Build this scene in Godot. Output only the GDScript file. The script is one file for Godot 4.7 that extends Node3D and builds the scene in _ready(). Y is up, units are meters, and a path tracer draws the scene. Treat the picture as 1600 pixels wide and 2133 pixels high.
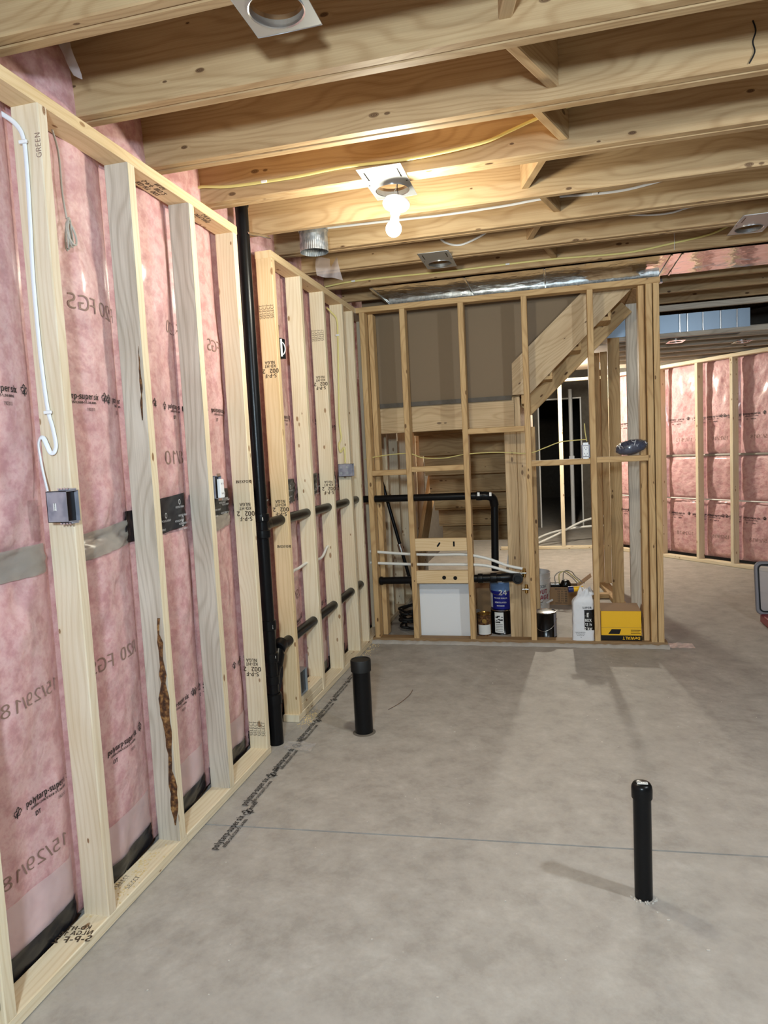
extends Node3D

const JH := 2.4925      # underside of the floor joists
const JD := 0.235       # joist depth
const BZ := -4.824      # front of the plumbing partition
const SPLIT := 1.165    # where upper and lower insulation meet on the left wall

var M := {}
var taken := {}
var rng := RandomNumberGenerator.new()
var nz := FastNoiseLite.new()
var bays := []          # left wall bays: [z_near, z_far] of the clear opening
var font_sans: SystemFont
var font_bold: SystemFont

# ---------------------------------------------------------------- mesh builder
class MB:
	var v := PackedVector3Array()
	var n := PackedVector3Array()
	var u := PackedVector2Array()
	func tri(a: Vector3, b: Vector3, c: Vector3, na: Vector3, nb: Vector3, nc: Vector3, ua := Vector2(), ub := Vector2(), uc := Vector2()) -> void:
		if (b - a).cross(c - a).dot(na + nb + nc) > 0.0:
			v.append(a); v.append(c); v.append(b)
			n.append(na); n.append(nc); n.append(nb)
			u.append(ua); u.append(uc); u.append(ub)
		else:
			v.append(a); v.append(b); v.append(c)
			n.append(na); n.append(nb); n.append(nc)
			u.append(ua); u.append(ub); u.append(uc)
	func quad(a: Vector3, b: Vector3, c: Vector3, d: Vector3, nn: Vector3, ua := Vector2(0, 0), ub := Vector2(1, 0), uc := Vector2(1, 1), ud := Vector2(0, 1)) -> void:
		tri(a, b, c, nn, nn, nn, ua, ub, uc)
		tri(a, c, d, nn, nn, nn, ua, uc, ud)
	func quadn(a: Vector3, b: Vector3, c: Vector3, d: Vector3, na: Vector3, nb: Vector3, nc: Vector3, nd: Vector3, ua := Vector2(0, 0), ub := Vector2(1, 0), uc := Vector2(1, 1), ud := Vector2(0, 1)) -> void:
		tri(a, b, c, na, nb, nc, ua, ub, uc)
		tri(a, c, d, na, nc, nd, ua, uc, ud)
	func box(lo: Vector3, hi: Vector3) -> void:
		var p := func(i: int) -> Vector3: return Vector3(hi.x if i & 1 else lo.x, hi.y if i & 2 else lo.y, hi.z if i & 4 else lo.z)
		for f in [[0, 2, 6, 4, Vector3.LEFT], [1, 3, 7, 5, Vector3.RIGHT], [0, 1, 5, 4, Vector3.DOWN], [2, 3, 7, 6, Vector3.UP], [0, 1, 3, 2, Vector3(0, 0, -1)], [4, 5, 7, 6, Vector3(0, 0, 1)]]:
			var q := [p.call(f[0]), p.call(f[1]), p.call(f[2]), p.call(f[3])]
			var w := []
			for k in q:
				w.append(Vector2(k.z, k.y) if absf(f[4].x) > 0.5 else (Vector2(k.x, k.z) if absf(f[4].y) > 0.5 else Vector2(k.x, k.y)))
			quad(q[0], q[1], q[2], q[3], f[4], w[0], w[1], w[2], w[3])
	# box with chamfered edges
	func cbox(lo: Vector3, hi: Vector3, c: float) -> void:
		var s := [lo, hi]
		for ax in 3:
			var b1 := (ax + 1) % 3
			var b2 := (ax + 2) % 3
			for sg in 2:
				var nn := Vector3()
				nn[ax] = 1.0 if sg else -1.0
				var q := []
				for k in [[0, 0], [1, 0], [1, 1], [0, 1]]:
					var pt := Vector3()
					pt[ax] = s[sg][ax]
					pt[b1] = s[k[0]][b1] + (c if k[0] == 0 else -c)
					pt[b2] = s[k[1]][b2] + (c if k[1] == 0 else -c)
					q.append(pt)
				var w := []
				for pt in q: w.append(Vector2(pt[b1], pt[b2]))
				quad(q[0], q[1], q[2], q[3], nn, w[0], w[1], w[2], w[3])
			for i in 2:
				for j in 2:
					var n1 := Vector3(); n1[b1] = 1.0 if i else -1.0
					var n2 := Vector3(); n2[b2] = 1.0 if j else -1.0
					var l0 := Vector3(); var l1 := Vector3()
					l0[ax] = lo[ax] + c; l1[ax] = hi[ax] - c
					var p1 := Vector3(); p1[b1] = s[i][b1]; p1[b2] = s[j][b2] - n2[b2] * c
					var p2 := Vector3(); p2[b2] = s[j][b2]; p2[b1] = s[i][b1] - n1[b1] * c
					quadn(l0 + p1, l1 + p1, l1 + p2, l0 + p2, n1, n1, n2, n2)
		for i in 8:
			var sgn := Vector3(1 if i & 1 else -1, 1 if i & 2 else -1, 1 if i & 4 else -1)
			var co := Vector3(hi.x if i & 1 else lo.x, hi.y if i & 2 else lo.y, hi.z if i & 4 else lo.z)
			var inn := co - sgn * c
			var nn := sgn.normalized()
			tri(inn + Vector3(sgn.x * c, 0, 0), inn + Vector3(0, sgn.y * c, 0), inn + Vector3(0, 0, sgn.z * c), nn, nn, nn)
	# surface of revolution about y; profile of Vector2(radius, height); crease where points repeat
	func lathe(prof: Array, seg := 24, at := Vector3.ZERO, bas := Basis.IDENTITY) -> void:
		for i in prof.size() - 1:
			var p0: Vector2 = prof[i]
			var p1: Vector2 = prof[i + 1]
			if p0.distance_to(p1) < 1e-6: continue
			var d := (p1 - p0).normalized()
			var na := Vector2(d.y, -d.x)
			var n0 := na
			var n1 := na
			if i > 0 and prof[i - 1].distance_to(p0) > 1e-6:
				var e: Vector2 = (p0 - prof[i - 1]).normalized()
				if e.dot(d) > 0.6: n0 = (na + Vector2(e.y, -e.x)).normalized()
			if i < prof.size() - 2 and prof[i + 2].distance_to(p1) > 1e-6:
				var e2: Vector2 = (prof[i + 2] - p1).normalized()
				if e2.dot(d) > 0.6: n1 = (na + Vector2(e2.y, -e2.x)).normalized()
			for k in seg:
				var a0 := TAU * k / seg
				var a1 := TAU * (k + 1) / seg
				var c0 := Vector3(cos(a0), 0, sin(a0))
				var c1 := Vector3(cos(a1), 0, sin(a1))
				var up := Vector3.UP
				var A := c0 * p0.x + up * p0.y; var B := c1 * p0.x + up * p0.y
				var C := c1 * p1.x + up * p1.y; var D := c0 * p1.x + up * p1.y
				var U0 := float(k) / seg; var U1 := float(k + 1) / seg
				quadn(at + bas * A, at + bas * B, at + bas * C, at + bas * D, bas * (c0 * n0.x + up * n0.y), bas * (c1 * n0.x + up * n0.y), bas * (c1 * n1.x + up * n1.y), bas * (c0 * n1.x + up * n1.y), Vector2(U0, p0.y), Vector2(U1, p0.y), Vector2(U1, p1.y), Vector2(U0, p1.y))
	# swept tube; flat < 1 squeezes it along its second axis
	func tube(pts: Array, r: float, sides := 8, flat := 1.0, up0 := Vector3.UP, caps := true) -> void:
		var m := pts.size()
		var rings := []
		var nr := []
		var side := Vector3()
		for i in m:
			var t: Vector3 = (pts[mini(i + 1, m - 1)] - pts[maxi(i - 1, 0)]).normalized()
			if i == 0:
				side = t.cross(up0)
				if side.length() < 0.05: side = t.cross(Vector3.RIGHT)
			side = (side - t * side.dot(t)).normalized()
			var up := side.cross(t).normalized()
			var ring := []
			var rn := []
			for k in sides:
				var a := TAU * k / sides
				ring.append(pts[i] + side * cos(a) * r + up * sin(a) * r * flat)
				rn.append((side * cos(a) + up * sin(a) / flat).normalized())
			rings.append(ring); nr.append(rn)
		var L := 0.0
		for i in m - 1:
			var L1: float = L + pts[i].distance_to(pts[i + 1])
			for k in sides:
				var k1 := (k + 1) % sides
				quadn(rings[i][k], rings[i][k1], rings[i + 1][k1], rings[i + 1][k], nr[i][k], nr[i][k1], nr[i + 1][k1], nr[i + 1][k], Vector2(float(k) / sides, L), Vector2(float(k + 1) / sides, L), Vector2(float(k + 1) / sides, L1), Vector2(float(k) / sides, L1))
			L = L1
		if caps:
			for e in [0, m - 1]:
				var nn: Vector3 = (pts[e] - pts[1 if e == 0 else m - 2]).normalized()
				for k in sides:
					tri(pts[e], rings[e][k], rings[e][(k + 1) % sides], nn, nn, nn)
	# flat polygon in xy extruded along z
	func extrude(poly: Array, z0: float, z1: float) -> void:
		var pk := PackedVector2Array(poly)
		var idx := Geometry2D.triangulate_polygon(pk)
		for i in range(0, idx.size(), 3):
			var a := pk[idx[i]]; var b := pk[idx[i + 1]]; var c := pk[idx[i + 2]]
			for z in [z0, z1]:
				var nn := Vector3(0, 0, 1 if z > minf(z0, z1) else -1)
				tri(Vector3(a.x, a.y, z), Vector3(b.x, b.y, z), Vector3(c.x, c.y, z), nn, nn, nn, a, b, c)
		var ccw := not Geometry2D.is_polygon_clockwise(pk)
		for i in pk.size():
			var a := pk[i]; var b := pk[(i + 1) % pk.size()]
			var d := (b - a).normalized()
			var nn := Vector3(d.y, -d.x, 0) * (1.0 if ccw else -1.0)
			quad(Vector3(a.x, a.y, z0), Vector3(b.x, b.y, z0), Vector3(b.x, b.y, z1), Vector3(a.x, a.y, z1), nn)
	# grid of points with computed smooth normals
	func grid(f: Callable, nu: int, nv: int, uvs := Vector2.ONE, flip := 1.0) -> void:
		var pts := []
		for j in nv + 1:
			for i in nu + 1:
				pts.append(f.call(float(i) / nu, float(j) / nv))
		var w := nu + 1
		var nrm := []
		for j in nv + 1:
			for i in nu + 1:
				var du: Vector3 = pts[j * w + mini(i + 1, nu)] - pts[j * w + maxi(i - 1, 0)]
				var dv: Vector3 = pts[mini(j + 1, nv) * w + i] - pts[maxi(j - 1, 0) * w + i]
				nrm.append(du.cross(dv).normalized() * flip)
		for j in nv:
			for i in nu:
				var k := j * w + i
				quadn(pts[k], pts[k + 1], pts[k + w + 1], pts[k + w], nrm[k], nrm[k + 1], nrm[k + w + 1], nrm[k + w], Vector2(float(i) / nu, float(j) / nv) * uvs, Vector2(float(i + 1) / nu, float(j) / nv) * uvs, Vector2(float(i + 1) / nu, float(j + 1) / nv) * uvs, Vector2(float(i) / nu, float(j + 1) / nv) * uvs)
	func commit() -> ArrayMesh:
		var arr := []
		arr.resize(Mesh.ARRAY_MAX)
		arr[Mesh.ARRAY_VERTEX] = v
		arr[Mesh.ARRAY_NORMAL] = n
		arr[Mesh.ARRAY_TEX_UV] = u
		var am := ArrayMesh.new()
		am.add_surface_from_arrays(Mesh.PRIMITIVE_TRIANGLES, arr)
		return am

# ---------------------------------------------------------------- scene helpers
func numbered(called: String) -> String:
	var k: int = taken.get(called, 0)
	taken[called] = k + 1
	return called if k == 0 else "%s_%03d" % [called, k]

func put(parent: Node3D, called: String, mesh: Mesh, mat: Material, at := Vector3.ZERO) -> MeshInstance3D:
	var o := MeshInstance3D.new()
	o.name = numbered(called) if parent == self else called
	o.mesh = mesh
	o.material_override = mat
	o.position = at
	parent.add_child(o, true)
	return o

func thing(called: String, label: String, category: String, at := Vector3.ZERO, group := "") -> Node3D:
	var o := Node3D.new()
	o.name = numbered(called)
	add_child(o, true)
	o.position = at
	o.set_meta("label", label)
	o.set_meta("category", category)
	if group: o.set_meta("group", group)
	return o

func structure(called: String, label: String, at := Vector3.ZERO) -> Node3D:
	var o := Node3D.new()
	o.name = numbered(called)
	add_child(o, true)
	o.position = at
	o.set_meta("kind", "structure")
	o.set_meta("label", label)
	return o

# piece of lumber between two corners, grain along the given axis, arrises eased
func lumber(parent: Node3D, called: String, lo: Vector3, hi: Vector3, axis: int, mat: Material, c := 0.003) -> MeshInstance3D:
	var ctr := (lo + hi) * 0.5
	var h := (hi - lo) * 0.5
	var p := (axis + 1) % 3
	var q := (axis + 2) % 3
	var L := h[axis]
	var hp := h[p]
	var hq := h[q]
	c = minf(c, minf(hp, hq) * 0.4)
	var ring := [Vector2(hp, -hq + c), Vector2(hp, hq - c), Vector2(hp - c, hq), Vector2(-hp + c, hq), Vector2(-hp, hq - c), Vector2(-hp, -hq + c), Vector2(-hp + c, -hq), Vector2(hp - c, -hq)]
	var mb := MB.new()
	var make := func(r: Vector2, l: float) -> Vector3:
		var o := Vector3(); o[axis] = l; o[p] = r.x; o[q] = r.y
		return o
	var ucur := 0.0
	var vcur := rng.randf()
	for i in 8:
		var a: Vector2 = ring[i]
		var b: Vector2 = ring[(i + 1) % 8]
		var w := a.distance_to(b)
		var e := (b - a).normalized()
		var nn: Vector3 = make.call(Vector2(e.y, -e.x), 0.0)
		if i % 2 == 0:
			ucur = rng.randf() * maxf(0.0, 0.4 - w)
			if rng.randf() < 0.5: vcur = rng.randf()
		var u0 := ucur
		var u1 := ucur + (w if i % 2 == 0 else 0.0)
		if i % 2 == 0: ucur = u1
		var f := func(uu: float, l: float) -> Vector2: return Vector2(uu / 0.4, vcur + (l + L) / 2.6)
		mb.quad(make.call(a, -L), make.call(b, -L), make.call(b, L), make.call(a, L), nn, f.call(u0, -L), f.call(u1, -L), f.call(u1, L), f.call(u0, L))
	for sg in [-1.0, 1.0]:
		var nn2 := Vector3(); nn2[axis] = sg
		for i in range(1, 7):
			var t := [ring[0], ring[i], ring[i + 1]]
			var w2 := []
			for k in t: w2.append(Vector2(k.x / 0.9 + 0.3, k.y * 0.6 + vcur))
			mb.tri(make.call(t[0], L * sg), make.call(t[1], L * sg), make.call(t[2], L * sg), nn2, nn2, nn2, w2[0], w2[1], w2[2])
	return put(parent, called, mb.commit(), mat, ctr)

func smooth(pts: Array, sub := 6) -> Array:
	var out := []
	for i in pts.size() - 1:
		var p0: Vector3 = pts[maxi(i - 1, 0)]
		var p1: Vector3 = pts[i]
		var p2: Vector3 = pts[i + 1]
		var p3: Vector3 = pts[mini(i + 2, pts.size() - 1)]
		for k in sub:
			var t := float(k) / sub
			out.append(0.5 * (2.0 * p1 + (p2 - p0) * t + (2.0 * p0 - 5.0 * p1 + 4.0 * p2 - p3) * t * t + (3.0 * p1 - p0 - 3.0 * p2 + p3) * t * t * t))
	out.append(pts[-1])
	return out

func tube_mesh(pts: Array, r: float, sides := 10, flat := 1.0, up := Vector3.UP) -> ArrayMesh:
	var mb := MB.new()
	mb.tube(pts, r, sides, flat, up)
	return mb.commit()

func lathe_mesh(prof: Array, seg := 28, at := Vector3.ZERO, bas := Basis.IDENTITY) -> ArrayMesh:
	var mb := MB.new()
	mb.lathe(prof, seg, at, bas)
	return mb.commit()

func box_mesh(size: Vector3, c := 0.002) -> ArrayMesh:
	var mb := MB.new()
	mb.cbox(-size * 0.5, size * 0.5, minf(c, minf(size.x, minf(size.y, size.z)) * 0.4))
	return mb.commit()

# flat lettering laid on a surface: place(x, y) turns letter coordinates in metres into a point
func letters(mb: MB, text: String, height: float, place: Callable, nrm: Vector3, bold := true, left := false, squeeze := 1.0) -> void:
	var tm := TextMesh.new()
	tm.font = font_bold if bold else font_sans
	tm.text = text
	tm.font_size = 32
	tm.pixel_size = height / 23.0
	tm.depth = 0.0
	tm.curve_step = 3.0
	tm.horizontal_alignment = HORIZONTAL_ALIGNMENT_LEFT if left else HORIZONTAL_ALIGNMENT_CENTER
	tm.vertical_alignment = VERTICAL_ALIGNMENT_CENTER
	var arr := tm.get_mesh_arrays()
	var vv: PackedVector3Array = arr[Mesh.ARRAY_VERTEX]
	var ii: PackedInt32Array = arr[Mesh.ARRAY_INDEX]
	var nn: PackedVector3Array = arr[Mesh.ARRAY_NORMAL]
	var cnt := ii.size() if ii.size() else vv.size()
	for k in range(0, cnt, 3):
		var i0 := ii[k] if ii.size() else k
		if nn[i0].z < 0.5: continue
		var i1 := ii[k + 1] if ii.size() else k + 1
		var i2 := ii[k + 2] if ii.size() else k + 2
		mb.tri(place.call(vv[i0].x * squeeze, vv[i0].y), place.call(vv[i1].x * squeeze, vv[i1].y), place.call(vv[i2].x * squeeze, vv[i2].y), nrm, nrm, nrm)

# letters on a plane through o with axes ux (reading direction) and uy
func ink(parent: Node3D, called: String, rows: Array, o: Vector3, ux: Vector3, uy: Vector3, mat: Material) -> void:
	var mb := MB.new()
	var nn := ux.cross(uy).normalized()
	for r in rows:  # [text, height, dx, dy, bold]
		var f := func(x: float, y: float) -> Vector3: return o + ux * (x + r[2]) + uy * (y + r[3])
		letters(mb, r[0], r[1], f, nn, r[4] if r.size() > 4 else true, false, r[5] if r.size() > 5 else 1.0)
	put(parent, called, mb.commit(), mat)

func mat(called: String, col: Color, rough := 0.6, metal := 0.0, tex: Texture2D = null) -> StandardMaterial3D:
	var m := StandardMaterial3D.new()
	m.resource_name = called
	m.albedo_color = col
	m.roughness = rough
	m.metallic = metal
	if tex: m.albedo_texture = tex
	M[called] = m
	return m

func c8(r: int, g: int, b: int) -> Color:
	return Color(r / 255.0, g / 255.0, b / 255.0)

# sawn softwood, 0.4 m across and 2.6 m along, seamless lengthwise
func wood(sd: int, light: Color, dark: Color, knot: Color, rings: float, wavy: float, knots: int) -> ImageTexture:
	var W := 384
	var H := 1536
	var n1 := FastNoiseLite.new(); n1.seed = sd; n1.frequency = 1.0; n1.fractal_octaves = 2
	var n2 := FastNoiseLite.new(); n2.seed = sd + 7; n2.frequency = 1.0; n2.fractal_type = FastNoiseLite.FRACTAL_NONE
	var n3 := FastNoiseLite.new(); n3.seed = sd + 13; n3.frequency = 1.0; n3.fractal_octaves = 3
	var rg := RandomNumberGenerator.new(); rg.seed = sd
	var ks := []
	for i in knots:
		ks.append(Vector4(rg.randf_range(0.02, 0.38), rg.randf_range(0.05, 2.55), rg.randf_range(0.0025, 0.0075), rg.randf_range(0.75, 1.0)))
	var data := PackedByteArray()
	data.resize(W * H * 3)
	var at := 0
	for y in H:
		var vm := 2.6 * y / H
		var th := TAU * y / H
		var cs := cos(th)
		var sn := sin(th)
		var near := []
		for k in ks:
			if absf(vm - k.y) < k.z * 7.0: near.append(k)
		for x in W:
			var um := 0.4 * x / W
			var warp := n1.get_noise_3d(um * 5.0, cs * 0.55, sn * 0.55 + 3.0) * wavy
			var kn := 0.0
			for k in near:
				var dx: float = um - k.x
				var dy: float = (vm - k.y) * 0.45
				var d: float = sqrt(dx * dx + dy * dy) / k.z
				warp += exp(-d * d * 0.35) * 0.7
				if d < 1.25: kn = maxf(kn, smoothstep(1.25, 0.8, d) * k.w * (0.75 + 0.25 * sin(d * 14.0)))
			var s := 0.5 + 0.5 * sin((um * rings + warp) * TAU)
			s = s * s * s
			var fine := n2.get_noise_3d(um * 330.0, cs * 1.6, sn * 1.6)
			var blot := n3.get_noise_3d(um * 9.0, cs * 0.9, sn * 0.9 + 9.0)
			var t := clampf(s * 0.36 + fine * 0.2 + blot * 0.4 + 0.15, 0.0, 1.0)
			var c := light.lerp(dark, t)
			if kn > 0.0: c = c.lerp(knot, kn)
			data[at] = int(c.r * 255.0); data[at + 1] = int(c.g * 255.0); data[at + 2] = int(c.b * 255.0)
			at += 3
	return ImageTexture.create_from_image(Image.create_from_data(W, H, false, Image.FORMAT_RGB8, data))

func noise_tex(sd: int, size: int, freq: float, oct: int, cols: Array, offs: Array, gain := 0.5) -> NoiseTexture2D:
	var n := FastNoiseLite.new()
	n.seed = sd; n.frequency = freq; n.fractal_octaves = oct; n.fractal_gain = gain
	n.noise_type = FastNoiseLite.TYPE_SIMPLEX_SMOOTH
	var g := Gradient.new()
	g.offsets = PackedFloat32Array(offs)
	g.colors = PackedColorArray(cols)
	var t := NoiseTexture2D.new()
	t.width = size; t.height = size; t.seamless = true; t.noise = n; t.color_ramp = g
	return t

func bump_tex(sd: int, size: int, freq: float, oct: int, strength: float) -> NoiseTexture2D:
	var n := FastNoiseLite.new()
	n.seed = sd; n.frequency = freq; n.fractal_octaves = oct
	var t := NoiseTexture2D.new()
	t.width = size; t.height = size; t.seamless = true; t.noise = n
	t.as_normal_map = true; t.bump_strength = strength
	return t

func lamp_light(parent: Node3D, at: Vector3, col: Color, energy: float, size: float) -> void:
	var l := OmniLight3D.new()
	l.name = "bulb_light"
	l.light_color = col
	l.light_energy = energy
	l.light_size = size
	l.omni_range = 30.0
	l.omni_attenuation = 2.0
	l.shadow_enabled = true
	parent.add_child(l, true)
	l.position = at

func _ready() -> void:
	# camera
	var cam := Camera3D.new()
	cam.name = "camera"
	cam.fov = 73.4
	cam.near = 0.05
	cam.far = 60.0
	add_child(cam)
	cam.position = Vector3(1.349, 1.3954, 0.0)
	cam.rotation_order = EULER_ORDER_YXZ
	cam.rotation_degrees = Vector3(-4.852, 14.126, -2.869)
	cam.current = true
	# environment: a closed cellar, no daylight reaches it
	var we := WorldEnvironment.new()
	we.name = "environment"
	var env := Environment.new()
	env.background_mode = Environment.BG_COLOR
	env.background_color = Color(0, 0, 0)
	env.tonemap_mode = Environment.TONE_MAPPER_LINEAR
	env.tonemap_exposure = 1.1
	env.sdfgi_enabled = true
	env.ssao_enabled = true
	env.ssil_enabled = true
	we.environment = env
	add_child(we)
	rng.seed = 4711
	nz.seed = 5; nz.frequency = 1.0; nz.fractal_octaves = 3
	font_sans = SystemFont.new(); font_sans.font_names = PackedStringArray(["Droid Sans"])
	font_bold = SystemFont.new(); font_bold.font_names = PackedStringArray(["Droid Sans"]); font_bold.font_weight = 700
	# the four bare bulbs that light the cellar (built here with their lights)
	make_materials()
	light_fixtures()
	# structure
	build_shell()
	build_ceiling()
	build_left_wall()
	build_back_wall()
	build_stairs()
	build_hall()
	# things
	build_drainage()
	build_ducts()
	build_electrical()
	build_storage()
	build_floor_things()

func make_materials() -> void:
	var wl := wood(11, c8(230, 216, 188), c8(208, 186, 148), c8(120, 80, 48), 55.0, 2.2, 26)
	var wj := wood(23, c8(208, 184, 148), c8(168, 138, 102), c8(66, 42, 26), 34.0, 3.4, 14)
	var wg := wood(37, c8(208, 198, 182), c8(162, 148, 130), c8(98, 70, 48), 40.0, 3.0, 10)
	mat("spruce", Color(1, 1, 1), 0.62, 0.0, wl)
	mat("spruce_pale", c8(250, 248, 252), 0.62, 0.0, wl)
	mat("spruce_warm", c8(252, 238, 218), 0.62, 0.0, wl)
	mat("grey_lumber", Color(1, 1, 1), 0.7, 0.0, wg)
	mat("joist_wood", c8(228, 220, 208), 0.6, 0.0, wj)
	mat("plank_wood", c8(255, 250, 240), 0.62, 0.0, wj)
	mat("old_lumber", c8(252, 240, 218), 0.66, 0.0, wj)
	mat("dirty_lumber", c8(184, 170, 152), 0.7, 0.0, wj)  # joist texture tinted darker and greyer for the dirty bottom plate
	mat("stair_ply", Color(1, 1, 1), 0.75, 0.0, wj)
	for k in ["spruce", "spruce_pale", "spruce_warm", "joist_wood", "old_lumber"]:
		M[k].metallic_specular = 0.35
	var pk := noise_tex(3, 1024, 0.016, 8, [c8(190, 140, 142), c8(204, 158, 158), c8(213, 173, 172), c8(199, 148, 149)], [0.22, 0.45, 0.65, 0.9], 0.7)
	var pm := mat("pink_batt", Color(1, 1, 1), 0.55, 0.0, pk)
	pm.normal_enabled = true
	pm.normal_texture = bump_tex(8, 512, 0.02, 4, 5.0)
	pm.normal_scale = 0.55
	pm.clearcoat_enabled = true
	pm.clearcoat = 0.75
	pm.clearcoat_roughness = 0.16
	mat("pink_loose", Color(0.92, 0.86, 0.88), 0.95, 0.0, pk)
	var cc := noise_tex(71, 2048, 0.008, 9, [c8(156, 150, 142), c8(166, 160, 152), c8(171, 165, 157), c8(180, 175, 167)], [0.2, 0.42, 0.6, 0.85], 0.72)
	var cm := mat("concrete", Color(1, 1, 1), 0.62, 0.0, cc)
	cm.uv1_triplanar = true; cm.uv1_world_triplanar = true
	cm.uv1_scale = Vector3(0.3, 0.3, 0.3)
	cm.normal_enabled = true
	cm.normal_texture = bump_tex(72, 1024, 0.05, 5, 3.0)
	cm.normal_scale = 0.25
	cm.metallic_specular = 0.4
	var cw := mat("foundation", c8(150, 146, 140), 0.9, 0.0, cc)
	cw.uv1_triplanar = true; cw.uv1_world_triplanar = true; cw.uv1_scale = Vector3(0.5, 0.5, 0.5)
	var sub := noise_tex(19, 512, 0.05, 4, [c8(138, 104, 66), c8(176, 140, 96), c8(196, 164, 118)], [0.25, 0.5, 0.75])
	var sm := mat("strand_board", Color(1, 1, 1), 0.8, 0.0, sub)
	sm.uv1_triplanar = true; sm.uv1_world_triplanar = true; sm.uv1_scale = Vector3(1.2, 1.2, 1.2)
	mat("black_pipe", Color(0.06, 0.06, 0.065), 0.3)
	M.black_pipe.metallic_specular = 0.32
	mat("black_rubber", Color(0.025, 0.025, 0.025), 0.6)
	mat("black_film", c8(24, 25, 32), 0.3)
	mat("void_black", Color(0.012, 0.012, 0.014), 0.9)
	var gl := noise_tex(91, 512, 0.03, 3, [c8(176, 184, 190), c8(200, 206, 210), c8(214, 218, 220)], [0.3, 0.5, 0.7])
	var gm := mat("galvanized", Color(1, 1, 1), 0.32, 0.85, gl)
	gm.normal_enabled = true; gm.normal_texture = bump_tex(92, 512, 0.01, 3, 6.0); gm.normal_scale = 0.25
	mat("duct_steel", c8(128, 142, 156), 0.4, 1.0)
	var shm := mat("sheet_metal", c8(226, 220, 212), 0.13, 1.0)
	shm.normal_enabled = true; shm.normal_texture = bump_tex(93, 512, 0.012, 3, 6.0); shm.normal_scale = 0.18
	mat("plate_steel", c8(196, 200, 202), 0.45, 0.85)
	mat("box_steel", c8(196, 190, 200), 0.5, 0.35, gl)
	mat("bright_steel", c8(225, 228, 230), 0.22, 1.0)
	mat("brass", c8(206, 170, 100), 0.25, 1.0)
	mat("white_plastic", c8(236, 238, 240), 0.35)
	mat("holder_white", c8(206, 208, 212), 0.4)
	mat("white_paint", c8(232, 232, 230), 0.5)
	mat("white_cable", c8(226, 230, 234), 0.4)
	mat("yellow_cable", c8(216, 204, 130), 0.45)
	mat("grey_cable", c8(176, 170, 160), 0.5)
	mat("pex", c8(226, 226, 220), 0.35)
	mat("ink_black", c8(22, 18, 20), 0.5)
	mat("ink_grey", c8(138, 110, 98), 0.7)
	mat("ink_brown", c8(74, 58, 42), 0.8)
	mat("ink_white", c8(200, 202, 206), 0.6)
	mat("paper_white", c8(228, 228, 224), 0.7)
	mat("paper_back", c8(130, 112, 90), 0.92)
	var bk := noise_tex(33, 256, 0.05, 4, [c8(58, 34, 18), c8(104, 66, 34), c8(168, 128, 76)], [0.25, 0.5, 0.8])
	var bm := mat("bark", Color(1, 1, 1), 0.9, 0.0, bk)
	bm.uv1_triplanar = true; bm.uv1_scale = Vector3(3, 3, 3)
	mat("white_board", c8(232, 234, 236), 0.6)
	mat("cardboard", c8(150, 118, 84), 0.85)
	mat("pail_white", c8(218, 218, 216), 0.4)
	mat("pail_blue", c8(26, 34, 132), 0.35)
	mat("pail_pale_blue", c8(104, 138, 186), 0.35)
	mat("ink_red", c8(150, 26, 38), 0.5)
	mat("gloss_black", c8(14, 14, 15), 0.25)
	mat("bag_paper", c8(224, 226, 230), 0.45)
	mat("box_yellow", c8(238, 184, 22), 0.5)
	mat("cap_blue", c8(28, 40, 96), 0.4)
	mat("navy_net", c8(30, 38, 66), 0.3)
	mat("tool_red", c8(132, 22, 30), 0.4)
	mat("tool_grey", c8(126, 124, 130), 0.5)
	mat("sawdust", c8(224, 200, 150), 0.95)
	mat("rock_chip", c8(200, 194, 184), 0.9)
	var fl := mat("clear_film", Color(0.9, 0.9, 0.92, 0.22), 0.2)
	fl.transparency = BaseMaterial3D.TRANSPARENCY_ALPHA
	var fl2 := mat("milky_film", Color(0.93, 0.88, 0.88, 0.35), 0.35)
	fl2.transparency = BaseMaterial3D.TRANSPARENCY_ALPHA
	var fl3 := mat("floor_film", Color(0.8, 0.8, 0.8, 0.12), 0.3)
	fl3.transparency = BaseMaterial3D.TRANSPARENCY_ALPHA
	var fl4 := mat("tape_film", Color(0.62, 0.6, 0.56, 0.75), 0.3)
	fl4.transparency = BaseMaterial3D.TRANSPARENCY_ALPHA
	var fl5 := mat("wrap_film", Color(0.95, 0.96, 1.0, 0.05), 0.12)
	fl5.transparency = BaseMaterial3D.TRANSPARENCY_ALPHA
	var pn := mat("lid_pane", Color(0.75, 0.75, 0.78, 0.35), 0.15)
	pn.transparency = BaseMaterial3D.TRANSPARENCY_ALPHA
	var em := mat("bulb_glass", c8(255, 252, 244), 0.3)
	em.emission_enabled = true
	em.emission = c8(255, 246, 226)
	em.emission_energy_multiplier = 4.0

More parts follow.
